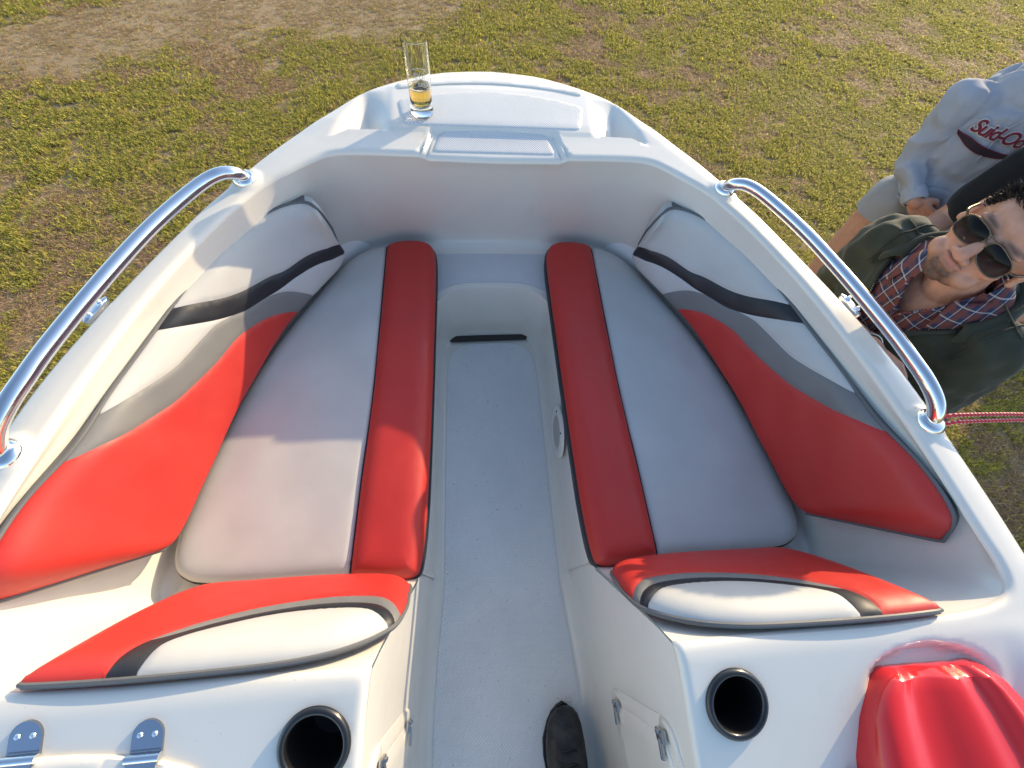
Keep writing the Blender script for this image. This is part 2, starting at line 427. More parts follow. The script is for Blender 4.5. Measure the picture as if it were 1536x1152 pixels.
lk = [(0, 1.418), (.12, 1.405), (.20, 1.382), (.277, 1.350), (.268, 1.321), (.20, 1.342), (.13, 1.358), (.06, 1.368), (0, 1.371)]
lk_full = lk+[(-x, y) for x, y in lk[::-1] if x > 1e-6]
pad_sheet('locker_lid', rounded(lk_full[::-1], .012), zt_f, .004, GEL, boat, r=.005)
fw = rounded(sym([(0, 1.10), (.20, 1.10), (.33, 1.09), (.36, 1.04), (.24, .955), (.20, .925), (.175, .945), (.145, .966), (.095, .979), (0, .982)]), .02) if False else None
st = [(0, 1.128), (.30, 1.128), (.36, 1.10), (.36, .95), (.225, .90), (.196, .925), (.172, .948), (.14, .967), (.094, .980), (0, .984)]
stf = np.array(st+[(-x, y) for x, y in st[::-1] if x > 1e-6])
P5, T5 = cdt(stf[::-1], h=.03)
obj('nonskid_panel', np.column_stack([P5, np.full(len(P5), SHELF+.0015)]), T5.tolist(), NSK, boat)
# slot at the forward end of the sole, a dark sheet for its shaded recess
q = [(-.158, .935), (-.05, .939), (.143, .942), (.146, .930), (.141, .914), (.02, .911), (-.150, .906), (-.160, .912)]
P6, T6 = cdt(np.array(q)[::-1], h=.02); obj('drain_slot', np.column_stack([P6, np.full(len(P6), .0095)]), T6.tolist(), SLOT, boat)
mbs = MB(); V, F = grid([[(x, y, -.002) for x, y in q], [(x, y, .0075) for x, y in q]], close_v=True)
# round cover on the starboard wall of the foot well
ln = lathe([(.0, .006), (.052, .006), (.054, .0045), (.060, .0045), (.062, .0075), (.078, .0075), (.083, .0055), (.085, 0)], (.1955, .470, .150), 48, (-1, 0, 0))
cov = obj('speaker_cover', *ln, mat('cream_plastic', (.70, .68, .62), .4), boat, sharp=30)
gm = mat('speaker_cloth', (.42, .41, .37), .8); bump(gm, noise(gm, 900, 1), .5, .001)
obj('speaker_grille', *lathe([(0, .0075), (.051, .0075), (.052, .006)], (.1955, .470, .150), 40, (-1, 0, 0)), gm, cov)
for dy, dz in ((.049, .048), (-.030, .063)): obj('screw', *lathe([(0, .0095), (.003, .0095), (.004, .0075)], (.1955, .470+dy, .150+dz), 10, (-1, 0, 0)), DARK, cov)

# ---- hull
o2 = np.vstack([mirror(o_)[::-1], o_[1:]])
zo = ztop(o2, True)
def hull_ring(s, z, bow=0):
    r = np.empty((len(o2), 3)); r[:, 0] = o2[:, 0]*s; r[:, 1] = -.72+(o2[:, 1]+.72)*(1-bow); r[:, 2] = z; return r
top = np.column_stack([o2, zo])
hr = [top, hull_ring(1.0, zo-.03), hull_ring(.985, .52, .012), hull_ring(.93, .30, .05), hull_ring(.86, .08, .10), hull_ring(.80, -.08, .15), hull_ring(.42, -.42, .24), hull_ring(.02, -.765, .33)]
V, F = grid(hr); hmb = MB().add(V, F)
hmb.build('hull', HULLM, boat, sharp=50)
rr = hull_ring(1.0, zo-.05)
n2 = -inward(o2)
rr[:, :2] += 0.004*n2*np.sign((n2*o2).sum(1))[:, None]
obj('rub_rail', *tube(rr, .014, 8), RUB, boat)

# ---- grab rails
RAILP = [(.617, .952, .672), (.614, .944, .694), (.620, .928, .712), (.640, .912, .722), (.668, .882, .723), (.705, .815, .722), (.738, .735, .722), (.767, .647, .721), (.795, .545, .720), (.818, .448, .719), (.829, .385, .718), (.840, .340, .713), (.854, .302, .698), (.863, .280, .676), (.866, .272, .652)]
def rail(s):
    p = side(spline(RAILP, 6), s)
    o = obj('grab_rail', *tube(p, .0146, 24), CHROME, boat, sharp=60)
    for c in (RAILP[0], RAILP[-1]):
        z = float(ztop(np.array([[c[0], c[1]]]), True)[0])
        obj('flange', *lathe([(0, .010), (.019, .010), (.0225, .008), (.0275, .003), (.0285, -.004)], (s*c[0], c[1], z+.001), 28), CHROME, o, sharp=50)
    return o
for s in (1, -1): rail(s)
# ---- cleats on the outer edge of the gunwale beside the rails
for s in (1, -1):
    c = np.array([.836, .580, .648]); tv = np.array([-.27, .963, 0]); nv = np.array([.963, .27, 0])
    pl = [c+tv*.034*math.cos(a)+nv*(.004+.010*math.sin(a)) for a in np.linspace(0, 2*math.pi, 24, endpoint=False)]
    V, F = grid([[p-np.array([0, 0, .006]) for p in pl], [p+np.array([0, 0, .003]) for p in pl], [c+(p-c)*.8+np.array([0, 0, .0055]) for p in pl]], close_v=True); F.append(tuple(range(48, 72)))
    cl = obj('cleat', side(V, s), flipf(F, s), CHROME, boat)
    for a in (-.016, .016):
        V, F = lathe([(0, .012), (.004, .0115), (.0062, .008), (.0055, .004)], c+tv*a+nv*.006, 14); obj('horn', side(V, s), flipf(F, s), CHROME, cl)

# ------------------------------------------------------------------ cushions
def regions(P, T, polys, default):
    """name per triangle: first polygon (inner first) that holds its centre"""
    c = P[T].mean(1); lab = np.array([default]*len(T), dtype=object); done = np.zeros(len(T), bool)
    for n, poly in polys:
        m = inside(c, poly) & ~done; lab[m] = n; done |= m
    return lab
def build_regions(V, T, lab, spec, parent, s):
    for n in dict.fromkeys(lab.tolist()):
        Vs, Ts = sub_mesh(V, T[lab == n])
        obj(spec[n][0], side(Vs, s), flipf(Ts.tolist(), s), spec[n][1], parent, sharp=None)

# seat cushions
SEAT = closed_spline([(.189, 1.03), (.200, 1.085), (.228, 1.108), (.275, 1.114), (.318, 1.108), (.352, 1.094), (.386, 1.089), (.436, 1.062), (.492, .998), (.565, .86), (.632, .72), (.688, .567), (.729, .40), (.752, .276), (.762, .178), (.752, .116), (.722, .087), (.67, .076), (.535, .072), (.42, .073), (.362, .069), (.31, .060), (.255, .056), (.218, .062), (.204, .09), (.195, .2), (.191, .38), (.189, .57), (.188, .75), (.187, .90)], 5)
SEAM = spline([(.352, 1.0975), (.3525, 1.085), (.352, 1.0), (.351, .88), (.350, .70), (.350, .54), (.354, .40), (.358, .30), (.361, .16), (.3625, .08), (.363, .064)], 5)
SEAM_X = np.vstack([SEAM[:1]+[(0, .02)], SEAM, SEAM[-1:]-[(0, .02)]])
white_poly = np.vstack([SEAM_X, [(.9, -.1), (.9, 1.3)]])
def seat(s):
    root = obj('seat_cushion', *cushion_side(s), V_SIDE, boat, sharp=60)
    P, T = cdt(SEAT[::-1], [SEAM_X], h=.014, rows=(.0015, .005, .011, .02, .03), crows=(.002, .005, .010, .018))
    lab = regions(P, T, [('w', white_poly)], 'r')
    dO, dS = dist_poly(P, SEAT, True), dist_poly(P, SEAM)
    red = ~inside(P, white_poly)
    zr = .027*prof(np.minimum(dO, dS*1.15), .055)*np.clip(1, 0, 1)
    zw = .017*prof(dO, .038)*(.55+.45*prof(dS, .018))
    onseam = np.minimum(zr, zw)
    z = .316+np.where(red, zr+.012*prof(dO, .03), zw+.004*prof(dO, .02))
    z = np.where(dS < 1e-4, .316+.0122*prof(dO, .035), z)
    z = z-.003*np.exp(-(dS/.004)**2)+.0012*np.sin(P[:, 0]*37+P[:, 1]*11)*np.sin(P[:, 1]*23)*sstep(.02, .08, dO)
    build_regions(np.column_stack([P, z]), T, lab, {'w': ('seat_panel', V_WHITE), 'r': ('bolster', V_RED)}, root, s)
    sm = np.column_stack([SEAM[2:-2], np.full(len(SEAM)-4, .3215)]); zz = .316+.0115*prof(dist_poly(SEAM[2:-2], SEAT, True), .03); sm[:, 2] = zz
    obj('seam_piping', *tube(side(sm, s), .0042, 8), V_BLACK, root)
    return root
def cushion_side(s):
    L = SEAT; q = np.column_stack([L, np.zeros(len(L))]); cen = np.array([.45, .5, 0]); n = -inward(np.vstack([L[-1:], L, L[:1]]))[1:-1]
    sg = np.sign((n*(L-cen[:2])).sum(1))[:, None]
    prf_ = [(-.004, .318), (.0, .3165), (.0035, .312), (.0045, .306), (.003, .290), (.002, SHELF+.003)]
    rr_ = [np.column_stack([L+sg*n*a, np.full(len(L), z)]) for a, z in prf_]
    V, F = grid(rr_, close_v=True); return side(V, s), flipf(F, s)
for s in (-1, 1): seat(s)

# side backrests
BK_U = [0, .04, .10, .2, .3, .4, .5, .6, .7, .8, .9, .96, 1.0]
BK_I = [(.486, 1.022, .38), (.487, 1.0, .37), (.500, .945, .365), (.555, .845, .36), (.595, .77, .36), (.63, .68, .36), (.655, .59, .36), (.68, .50, .36), (.70, .39, .36), (.717, .295, .36), (.731, .21, .36), (.738, .165, .37), (.742, .145, .385)]
BK_O = [(.470, .985, .50), (.470, .945, .595), (.508, .967, .603), (.575, .938, .603), (.645, .86, .602), (.695, .75, .601), (.73, .655, .60), (.762, .53, .60), (.787, .42, .603), (.802, .30, .613), (.832, .19, .628), (.842, .09, .63), (.86, .05, .57)]
def bk_base(u, v):
    t = np.interp(u, BK_U, np.arange(len(BK_U))); i, o = crom(BK_I, t), crom(BK_O, t)
    return i+(o-i)*np.asarray(v)[:, None]
def bk_surf(u, v, Tk=.023, r=.045):
    u = np.asarray(u, float); v = np.asarray(v, float); e = 4e-3; b = bk_base(u, v)
    uc = np.clip(u, .10, .93); vc = .25+.5*v; e = .05
    du = bk_base(np.clip(uc+e, 0, 1), vc)-bk_base(np.clip(uc-e, 0, 1), vc); dv = bk_base(uc, np.ones_like(u))-bk_base(uc, np.zeros_like(u))
    n = np.cross(dv, du); n /= np.linalg.norm(n, axis=1)[:, None]+1e-12; n *= np.where(n[:, 2:3] < 0, -1, 1)
    w = np.linalg.norm(bk_base(u, np.ones_like(u))-bk_base(u, np.zeros_like(u)), axis=1)
    d1 = np.minimum(v, 1-v)*w; d2 = np.minimum(u, 1-u)*np.where(u < .5, 1.0, .8)
    return b, n, (Tk+.012*(1-sstep(.02, .25, u)))*prof(d1, r)*prof(d2, r*.9)
VS = .30
BT = spline([(-.02, .40), (.0, .40), (.05, .415), (.10, .44), (.17, .472), (.25, .478), (.30, .53), (.383, .645), (.458, .80), (.53, 1.0), (.545, 1.04)], 5)
BB = spline([(-.02, .10), (.0, .11), (.07, .22), (.15, .315), (.22, .345), (.30, .372), (.366, .45), (.42, .525), (.477, .648), (.52, .78), (.574, 1.0), (.585, 1.05)], 5)
GT = spline([(.17, -.06), (.19, .0), (.22, .13), (.29, .32), (.38, .482), (.455, .59), (.50, .655), (.532, .680), (.58, .715), (.62, .755), (.673, .845), (.75, 1.0), (.77, 1.05)], 5)
GB = spline([(.25, -.06), (.27, .0), (.31, .12), (.376, .28), (.466, .407), (.55, .458), (.634, .546), (.686, .625), (.75, .77), (.79, .895), (.83, 1.0), (.845, 1.05)], 5)
sc = np.array([1, VS])
def backrest(s):
    W = np.array([(0, 0), (1, 0), (1, VS), (0, VS)])
    edge = np.vstack([resample(np.array([W[k], W[(k+1) % 4]]), .012)[:-1] for k in range(4)])
    cv = [BT*sc, BB*sc, GT*sc, GB*sc]
    P, T = cdt(edge, cv, h=.012, rows=(.002, .006, .013, .022), crows=(.002, .005))
    top_ = [(.6, 2*VS), (-.1, 2*VS)]
    polys = [('wt', np.vstack([BT*sc, [(.55, .6), (-.1, .6)]])), ('k', np.vstack([BB*sc, [(.6, .6), (-.1, .6), (-.1, .05)]])),
             ('wl', np.vstack([GT*sc, [(.77, .6), (-.1, .6), (-.1, -.02)]])), ('g', np.vstack([GB*sc, [(.845, .6), (-.1, .6), (-.1, -.02)]]))]
    lab = regions(P, T, polys, 'r')
    u, v = np.clip(P[:, 0], 0, 1), np.clip(P[:, 1]/VS, 0, 1)
    b, n, h = bk_surf(u, v)
    ds = np.min([dist_poly(P, c) for c in cv], axis=0)
    h = h-.0022*np.exp(-(ds/.0042)**2)*np.clip(h/.01, 0, 1)+.0012*np.sin(u*31+v*5)*np.sin(v*9+u*7)
    V = b+n*h[:, None]
    # the closed back and sides form the root of the part
    e_u, e_v = np.clip(edge[:, 0], 0, 1), np.clip(edge[:, 1]/VS, 0, 1); eb, en, _ = bk_surf(e_u, e_v)
    Vs, Fs = grid([eb, eb-en*.008, eb-en*.03], close_v=True); ne = len(edge)
    fmi = [1 if (e_u[k % ne] < .10 and e_v[k % ne] > .02) else 0 for k in range(len(Fs))]
    root = obj('backrest', side(Vs, s), flipf(Fs, s), [V_PIPE, V_WHITE], boat, mi=fmi)
    build_regions(V, T, lab, {'wt': ('headrest_panel', V_WHITE), 'k': ('dark_band', V_BLACK), 'wl': ('white_panel', V_WHITE), 'g': ('grey_band', V_GREY), 'r': ('red_panel', V_RED)}, root, s)
    uu = np.concatenate([np.zeros(12), np.linspace(0, 1, 80), np.ones(10)]); vv = np.concatenate([np.linspace(.35, 1, 12), np.ones(80), np.linspace(1, 0, 10)])
    pb, pn, _ = bk_surf(uu, vv); pth = resample(pb+pn*.002, .012)
    obj('piping', *tube(side(pth, s), .0046, 8), V_PIPE, root)
    return root
for s in (-1, 1): backrest(s)

# pads on the front of the two consoles, drawn in the sloping plane (x, up the slope)
PO, PE = np.array([0, .05, .40]), np.array([0, -.115, .245]); PN = np.array([0, .245, .115])/np.hypot(.245, .115)
CP = np.array([(.215, .10), (.209, .28), (.206, .46), (.213, .65), (.232, .76), (.262, .855), (.306, .935), (.377, .99), (.49, 1.012), (.60, 1.015), (.69, 1.0), (.712, .985), (.711, .93), (.708, .70), (.698, .40), (.678, .14), (.655, 0.0), (.62, -.08), (.50, -.10), (.37, -.10), (.26, -.04)])
PSC = np.array([1, .27])
CPL = closed_spline(CP*PSC, 5)
RG = spline([(.18, .68), (.207, .60), (.23, .495), (.273, .415), (.356, .395), (.453, .47), (.528, .61), (.575, .76), (.594, .90), (.597, 1.0), (.597, 1.06)], 5)*PSC
GB2 = spline([(.18, .81), (.206, .73), (.229, .60), (.278, .508), (.355, .482), (.44, .540), (.51, .645), (.552, .74), (.5755, .79)], 5)*PSC
i_ = int(np.argmin(np.linalg.norm(RG-GB2[-1], axis=1))); GB2[-1] = RG[i_]
BW = spline([(.18, .89), (.208, .80), (.228, .705), (.272, .607), (.345, .576), (.43, .617), (.51, .74), (.548, .85), (.556, .96), (.556, 1.06)], 5)*PSC
def console_pad(s):
    P, T = cdt(CPL, [RG, GB2, BW], h=.009, rows=(.0015, .005, .011, .02), crows=(.002, .005))
    pw = np.vstack([BW, [(.1, .4)]]); pk = np.vstack([GB2, RG[i_:], [(.1, .4)]]); pg = np.vstack([RG, [(.1, .4)]])
    lab = regions(P, T, [('w', pw), ('k', pk), ('g', pg)], 'r')
    d = dist_poly(P, CPL, True); ds = np.min([dist_poly(P, c) for c in (RG, GB2, BW)], axis=0)
    dW = dist_poly(P, BW); wht = inside(P, pw)
    h = .026*prof(d, .05)+np.where(wht, .007*prof(np.minimum(d, dW), .05), 0)-.003*np.exp(-(ds/.0042)**2)*np.clip(d/.01, 0, 1)
    m3 = lambda Q, hh: PO+Q[:, :1]*np.array([1, 0, 0])+(Q[:, 1:2]/.27)*PE+np.asarray(hh)[:, None]*PN
    V = m3(P, h)
    base = m3(CPL, np.zeros(len(CPL))); Vs, Fs = grid([base+PN*.001, base, base-PN*.004], close_v=True)
    root = obj('console_pad', side(Vs, s), flipf(Fs, -s), V_PIPE, boat)
    build_regions(V, T, lab, {'w': ('white_panel', V_WHITE), 'k': ('dark_band', V_BLACK), 'g': ('grey_band', V_GREY), 'r': ('red_panel', V_RED)}, root, s)
    k0, k1 = 0, 16*5
    obj('piping', *tube(side(resample(base[k0:k1]+PN*.002, .01), s), .0038, 8), V_PIPE, root)
    return root
for s in (-1, 1): console_pad(s)

# cup holders
def on_dash(x, y): return np.array([x, y, float(ztop(np.array([[x, y]]), False)[0])])
DN = np.array([0, -.287, .958])
for c in CUPS:
    p = np.array([c[0], c[1], float(ztop(np.array([[c[0]+.05, c[1]], [c[0]-.05, c[1]]]), False).mean())])
    cup = obj('cup_holder', *lathe([(.033, -.092), (.036, -.03), (.0385, .0), (.0395, .005), (.042, .008), (.046, .008), (.0495, .005), (.0505, -.002)], p, 48, DN), BLKP, boat, sharp=70)
    obj('cup_base', *lathe([(0, -.088), (.012, -.088), (.0125, -.085), (.016, -.085), (.0165, -.088), (.0335, -.088)], p, 40, DN), BLKP, cup)
# hatch doors in the walkway walls
def wallpt(y, z, off):
    zt_ = wall_z(y); xt, xb = float(xw_top(y)), float(xw_bot(y)); return np.array([xb+(xt-xb)*max(0, z/zt_)**1.2-off, y, z])
def wall_plate(name, poly, off, th, m, parent, s, rad=.03):
    L = rounded(poly, rad); P, T = cdt(L, h=.02, rows=(.0015, .004)); d = dist_poly(P, L, True)
    V = np.array([wallpt(a, b, off+th*float(prof(np.array([dd]), .004)[0])) for (a, b), dd in zip(P, d)])
    mb = MB().add(side(V, s), flipf(T.tolist(), -s))
    q = np.array([wallpt(a, b, off) for a, b in L]); q2 = np.array([wallpt(a, b, -.004) for a, b in L]); Vg, Fg = grid([q, q2], close_v=True); mb.add(side(Vg, s), flipf(Fg, -s))
    return mb.build(name, m, parent, sharp=50)
for s in (1, -1):
    hd = wall_plate('hatch_door', [(-.195, .205), (-.198, .545), (-.66, .50), (-.66, .215)][::-1], .001, .004, GEL, boat, s, .05)
    wall_plate('door_panel', [(-.222, .235), (-.224, .515), (-.64, .475), (-.64, .24)][::-1], .0055, .004, GEL, hd, s, .04)
    for zc_ in (.262, .500):
        lt = MB()
        for dz, dy, hh, ww, off in ((0, -.002, .036, .020, .0105), (0, -.020, .010, .030, .015), (0.0, .004, .012, .006, .015)):
            c = wallpt(-.222+dy, zc_+dz, off); V, F = box(side(c, s), (.006, ww, hh), b=.0012); lt.add(V, F)
        lt.build('latch', mat('latch_steel', (.50, .48, .45), .25, metal=1) if 'latch_steel' not in bpy.data.materials else bpy.data.materials['latch_steel'], hd)
# glove box lid with its two hinges on the port dash
lid = rounded([(-.450, -.182), (-.513, -.163), (-.57, -.153), (-.62, -.1485), (-.80, -.143), (-.80, -.42), (-.450, -.42)], .03)
lid_o = pad_sheet('glovebox_lid', lid, lambda P: ztop(P, False)+.001, .009, GEL, boat, r=.008)
Mx = np.array(Matrix.Rotation(-.44, 3, 'X').inverted())
for hx, hy_ in ((-.684, -.145), (-.530, -.156)):
    hz = np.array([hx, hy_, 0]); hz[2] = float(ztop(np.array([[hx, hy_]]), False)[0])
    tv = np.array([0, .958, .287]); nv = np.array([0, -.287, .958]); xv = np.array([1., 0, 0])
    pl = [(-.020, .002), (.020, .002), (.020, .024)]+[(.020*math.cos(a), .024+.020*math.sin(a)) for a in np.linspace(0, math.pi, 12)[1:-1]]+[(-.020, .024)]
    mb = MB(); topf = [hz+xv*a+tv*b+nv*.004 for a, b in pl]; bot = [hz+xv*a+tv*b for a, b in pl]
    n = len(pl); mb.add(topf, [tuple(range(n))]); mb.add(*grid([bot, topf], close_v=True))
    dn = [hz+xv*a+tv*b+nv*c for a, b, c in ((-.019, -.002, .0125), (.019, -.002, .0125), (.019, -.06, .0135), (-.019, -.06, .0135))]; mb.add(dn, [(3, 2, 1, 0)])
    hg = mb.build('hinge', HINGE, lid_o, sharp=30)
    obj('hinge_pin', *tube([hz+xv*-.0215+nv*.008, hz+xv*.0215+nv*.008], .0058, 12), CHROME, lid_o)
    for a in (-.0095, .0095): obj('screw', *lathe([(0, .0022), (.0028, .002), (.004, .0005), (.0042, 0)], hz+xv*a+tv*.026+nv*.0042, 12, nv), CHROME, lid_o)
# red moulded hood in the helm recess
prof_x = [(.500, -.085), (.503, -.030), (.510, -.010), (.524, .002), (.545, .004), (.566, .000), (.585, -.003), (.612, .001), (.640, .010), (.668, .015), (.694, .012), (.712, .012), (.728, .021), (.744, .023), (.760, .013), (.785, -.004), (.82, -.02), (.845, -.085)]
hp = spline(prof_x, 3)
def hood_ring(y, zt_, squeeze, drop=0):
    return [(.668+(a-.668)*squeeze, y-.10*(b-.01)*(y > -.2), max(zt_+b*1.1-drop, .52)) for a, b in hp]
hrings = [hood_ring(-.136, .600, .56, .02), hood_ring(-.136, .618, .57, .004), hood_ring(-.1385, .626, .575), hood_ring(-.150, .640, .64), hood_ring(-.1535, .6425, .655), hood_ring(-.17, .645, .77), hood_ring(-.20, .647, .88), hood_ring(-.25, .648, .975), hood_ring(-.34, .645, 1.02), hood_ring(-.46, .635, 1.06)]
hood = obj('instrument_hood', *grid(hrings, flip=False), REDG, boat, sharp=26)
V, F = box((.4875, -.33, .572), (.004, .13, .05), b=.001); obj('trim_strip', V, F, BLKP, hood)
# ------------------------------------------------------------------ the lawn
SOIL = mat('soil_thatch', (.13, .10, .06), .95, spec=.1)
cc = coords(SOIL)
basecol(SOIL, mix(SOIL, noise(SOIL, 90, 6, .7), ramp(SOIL, noise(SOIL, 1.3, 4), [(.35, (.24, .17, .085)), (.65, (.36, .26, .145))]), (.52, .39, .24)))
bump(SOIL, noise(SOIL, 160, 5, .7), .9, .012)
gv = [(-60, -60, 0), (60, -60, 0), (60, 60, 0), (-60, 60, 0)]
tag(obj('ground', gv, [(0, 1, 2, 3)], SOIL), kind='structure')
def vnoise(x, y, f, seed):
    """smooth value noise"""
    r = np.random.default_rng(seed).random((64, 64)); x = x*f+seed*3.1; y = y*f+seed*1.7
    i, j = np.floor(x).astype(int), np.floor(y).astype(int); u, v = x-i, y-j; u, v = u*u*(3-2*u), v*v*(3-2*v)
    g = lambda a, b: r[a % 64, b % 64]
    return (g(i, j)*(1-u)+g(i+1, j)*u)*(1-v)+(g(i, j+1)*(1-u)+g(i+1, j+1)*u)*v
def lawn():
    """short runner grass: leafy tufts of green and dry straw, one sheet of it"""
    N = 215000
    x = rng.uniform(-6.6, 9.6, N*3); y = rng.uniform(-2.2, 9.2, N*3)
    keep = ~((np.abs(x) < .75) & (y < 1.1)) & (y > -1.6-.0*x) & (x < 3.2+y*.95+1.0) & (x > -2.6-y*.62) & (y < 6.4+.2*x)
    x, y = x[keep], y[keep]
    d = np.hypot(x, y); k2 = rng.random(len(x)) < np.clip(5.2/(d+1.2), .62, 1); x, y, d = x[k2], y[k2], d[k2]
    x, y, d = x[:N], y[:N], d[:N]; n = len(x)
    # where it is green and where it is worn
    g = .36*vnoise(x, y, .55, 3)+.30*vnoise(x, y, 2.1, 5)+.34*vnoise(x, y, 6.5, 8)+.10*(vnoise(x, y, 15, 9)-.5)
    far = np.clip((y-1.5)/4, 0, 1)
    worn = sstep(-.6, .6, (y-5.38-.33*x-.35*np.clip(x+1.2, 0, 9)**1.5)*.9+.7*(vnoise(x, y, 1.2, 11)-.5)+.4*(vnoise(x, y, 4, 12)-.5))
    worn *= 1-sstep(-.2, .5, -(x+3.35)*.9+(y-5.35)*1.1)
    green = sstep(.40, .60, g-.01+.22*(x > 2.2)*(y < 1.6)+.10*far*sstep(1, 4, x)+.12*far*np.exp(-((x+.6)/2.4)**2)+.09*far*(x > -1.5)-.05*np.exp(-((x+2.1)**2+(y-2.2)**2)/1.2))*(1-.92*worn)
    dens = np.where(worn > .5, .45, 1.0)*(.35+.65*sstep(.25, .55, vnoise(x, y, 9, 21)))
    k3 = rng.random(n) < dens; x, y, green, worn, d = x[k3], y[k3], green[k3], worn[k3], d[k3]; n = len(x)
    B = 9
    X = np.repeat(x, B); Y = np.repeat(y, B); gr = np.repeat(green, B); wo = np.repeat(worn, B); D = np.repeat(d, B); m = len(X)
    a = rng.uniform(0, 2*math.pi, m); rad = rng.uniform(0, .020, m)
    X = X+rad*np.cos(a); Y = Y+rad*np.sin(a)
    isg = rng.random(m) < (.08+.66*gr)
    hmap = .6+.8*vnoise(X, Y, 3.2, 31)
    hgt = np.where(isg, rng.uniform(.008, .027, m), rng.uniform(.004, .018, m))*hmap*(1-.6*wo)
    ln = np.where(isg, rng.uniform(.012, .030, m), rng.uniform(.018, .050, m))*(1-.3*wo)
    az = a+rng.normal(0, .9, m); wd = np.where(isg, rng.uniform(.0026, .0050, m), rng.uniform(.0016, .0034, m))*np.clip(.75+.16*D, 1, 1.9)
    dx, dy = np.cos(az), np.sin(az); px, py = -dy, dx
    z0 = rng.uniform(-.002, .008, m)
    b0 = np.stack([X-px*wd*.5, Y-py*wd*.5, z0], 1); b1 = np.stack([X+px*wd*.5, Y+py*wd*.5, z0], 1)
    mx, my, mz = X+dx*ln*.45, Y+dy*ln*.45, z0+hgt*.8
    m0 = np.stack([mx-px*wd*.5, my-py*wd*.5, mz], 1); m1 = np.stack([mx+px*wd*.5, my+py*wd*.5, mz], 1)
    tip = np.stack([X+dx*ln, Y+dy*ln, z0+hgt*rng.uniform(.6, 1.1, m)], 1)
    V = np.stack([b0, b1, m1, m0, tip], 1).reshape(-1, 3); i5 = (np.arange(m)*5)[:, None]
    me = bpy.data.meshes.new('lawn_grass'); me.vertices.add(len(V)); me.vertices.foreach_set('co', V.ravel().astype(np.float32))
    loops = np.concatenate([i5+np.array([0, 1, 2, 3]), i5+np.array([3, 2, 4])], 1)
    me.loops.add(loops.size); me.loops.foreach_set('vertex_index', loops.ravel().astype(np.int32))
    st = (np.arange(m)*7)[:, None]+np.array([0, 4]); me.polygons.add(2*m); me.polygons.foreach_set('loop_start', st.ravel().astype(np.int32))
    me.update(calc_edges=True)
    # one blade colour per blade: leaf green to yellow green, straw to brown
    t = rng.random(m)[:, None]; u = rng.random(m)[:, None]
    cg = np.array([.28, .30, .045])*(1-t)+np.array([.78, .66, .150])*t
    cb = np.array([.36, .22, .12])*(1-u)+np.array([.84, .62, .38])*u
    cw = np.array([.44, .31, .175])*(1-u)+np.array([.74, .55, .32])*u
    c = np.where(isg[:, None], cg, np.where(wo[:, None] > .5, cw, cb))
    col = np.ones((m, 5, 4), np.float32); col[:, :, :3] = c[:, None, :]
    at_ = me.color_attributes.new('blade_colour', 'FLOAT_COLOR', 'POINT'); at_.data.foreach_set('color', col.ravel())
    gm_ = mat('grass_blades', (.12, .15, .04), .6, spec=.25)
    an = node(gm_, 'ShaderNodeVertexColor', layer_name='blade_colour'); basecol(gm_, an.outputs['Color'])
    tr = node(gm_, 'ShaderNodeBsdfTranslucent'); link(gm_, an.outputs['Color'], tr.inputs['Color'])
    mx_ = node(gm_, 'ShaderNodeMixShader'); mx_.inputs[0].default_value = .5; link(gm_, bsdf(gm_).outputs[0], mx_.inputs[1]); link(gm_, tr.outputs[0], mx_.inputs[2])
    out = [q for q in gm_.node_tree.nodes if q.type == 'OUTPUT_MATERIAL'][0]; link(gm_, mx_.outputs[0], out.inputs['Surface'])
    me.materials.append(gm_)
    o = bpy.data.objects.new('lawn_grass', me); COL.objects.link(o)
    tag(o, 'short patchy lawn of yellow green and dry brown grass around the boat', 'grass', kind='stuff')
lawn()

# ------------------------------------------------------------------ unseen wall, added only to throw shade on the lawn behind the men
WALLM = mat('shade_wall_render', (.52, .48, .42), .9, spec=.15); basecol(WALLM, ramp(WALLM, noise(WALLM, 3, 6, .65), [(.3, (.44, .40, .34)), (.7, (.56, .52, .46))])); bump(WALLM, noise(WALLM, 80, 4), .4, .01)
gw = tag(empty('shade_wall', (5.3, .6, 0)), 'unseen plain wall added to the right of the men to shade the lawn', 'wall', kind='thing')
V, F = box((0, 0, .86), (.22, 4.3, 1.72), b=.01); obj('shade_wall_panel', V, F, WALLM, gw)
V, F = box((0, 0, 1.752), (.30, 4.38, .06), b=.008); obj('shade_wall_coping', V, F, mat('shade_wall_cap', (.40, .38, .35), .85), gw)

# ------------------------------------------------------------------ beer glass on the bow
GLZ = float(ztop(np.array([[-.195, 1.205]]), False)[0])+.0035+G
glass = tag(empty('beer_glass', (-.195, 1.205, GLZ)), 'tall straight beer glass with a little amber beer on the bow panel', 'beer glass')
GLS = mat('clear_glass', (1, 1, 1), .0); bsdf(GLS).inputs['Transmission Weight'].default_value = 1; bsdf(GLS).inputs['IOR'].default_value = 1.38
H = .176
pr_ = [(0, .0006), (.0265, .0006), (.0300, .003), (.0312, .009), (.0300, .018), (.0288, .024), (.0292, .05), (.0310, .11), (.0332, H-.002), (.0336, H), (.0330, H+.0006), (.0325, H-.001), (.0301, .11), (.0283, .05), (.0276, .030), (.0235, .0245), (0, .0235)]
gb_ = obj('glass_body', *lathe(pr_, segs=56), GLS, glass, sharp=70)
BEER = mat('amber_beer', (1.0, .62, .10), .0); bsdf(BEER).inputs['Transmission Weight'].default_value = 1; bsdf(BEER).inputs['IOR'].default_value = 1.34
obj('beer', *lathe([(0, .0237), (.0234, .0248), (.0275, .0304), (.0282, .05), (.02855, .068), (0, .068)], segs=48), BEER, glass, sharp=60)
FOAM = mat('beer_foam', (.80, .72, .56), .8); bump(FOAM, noise(FOAM, 400, 3), .4, .001)
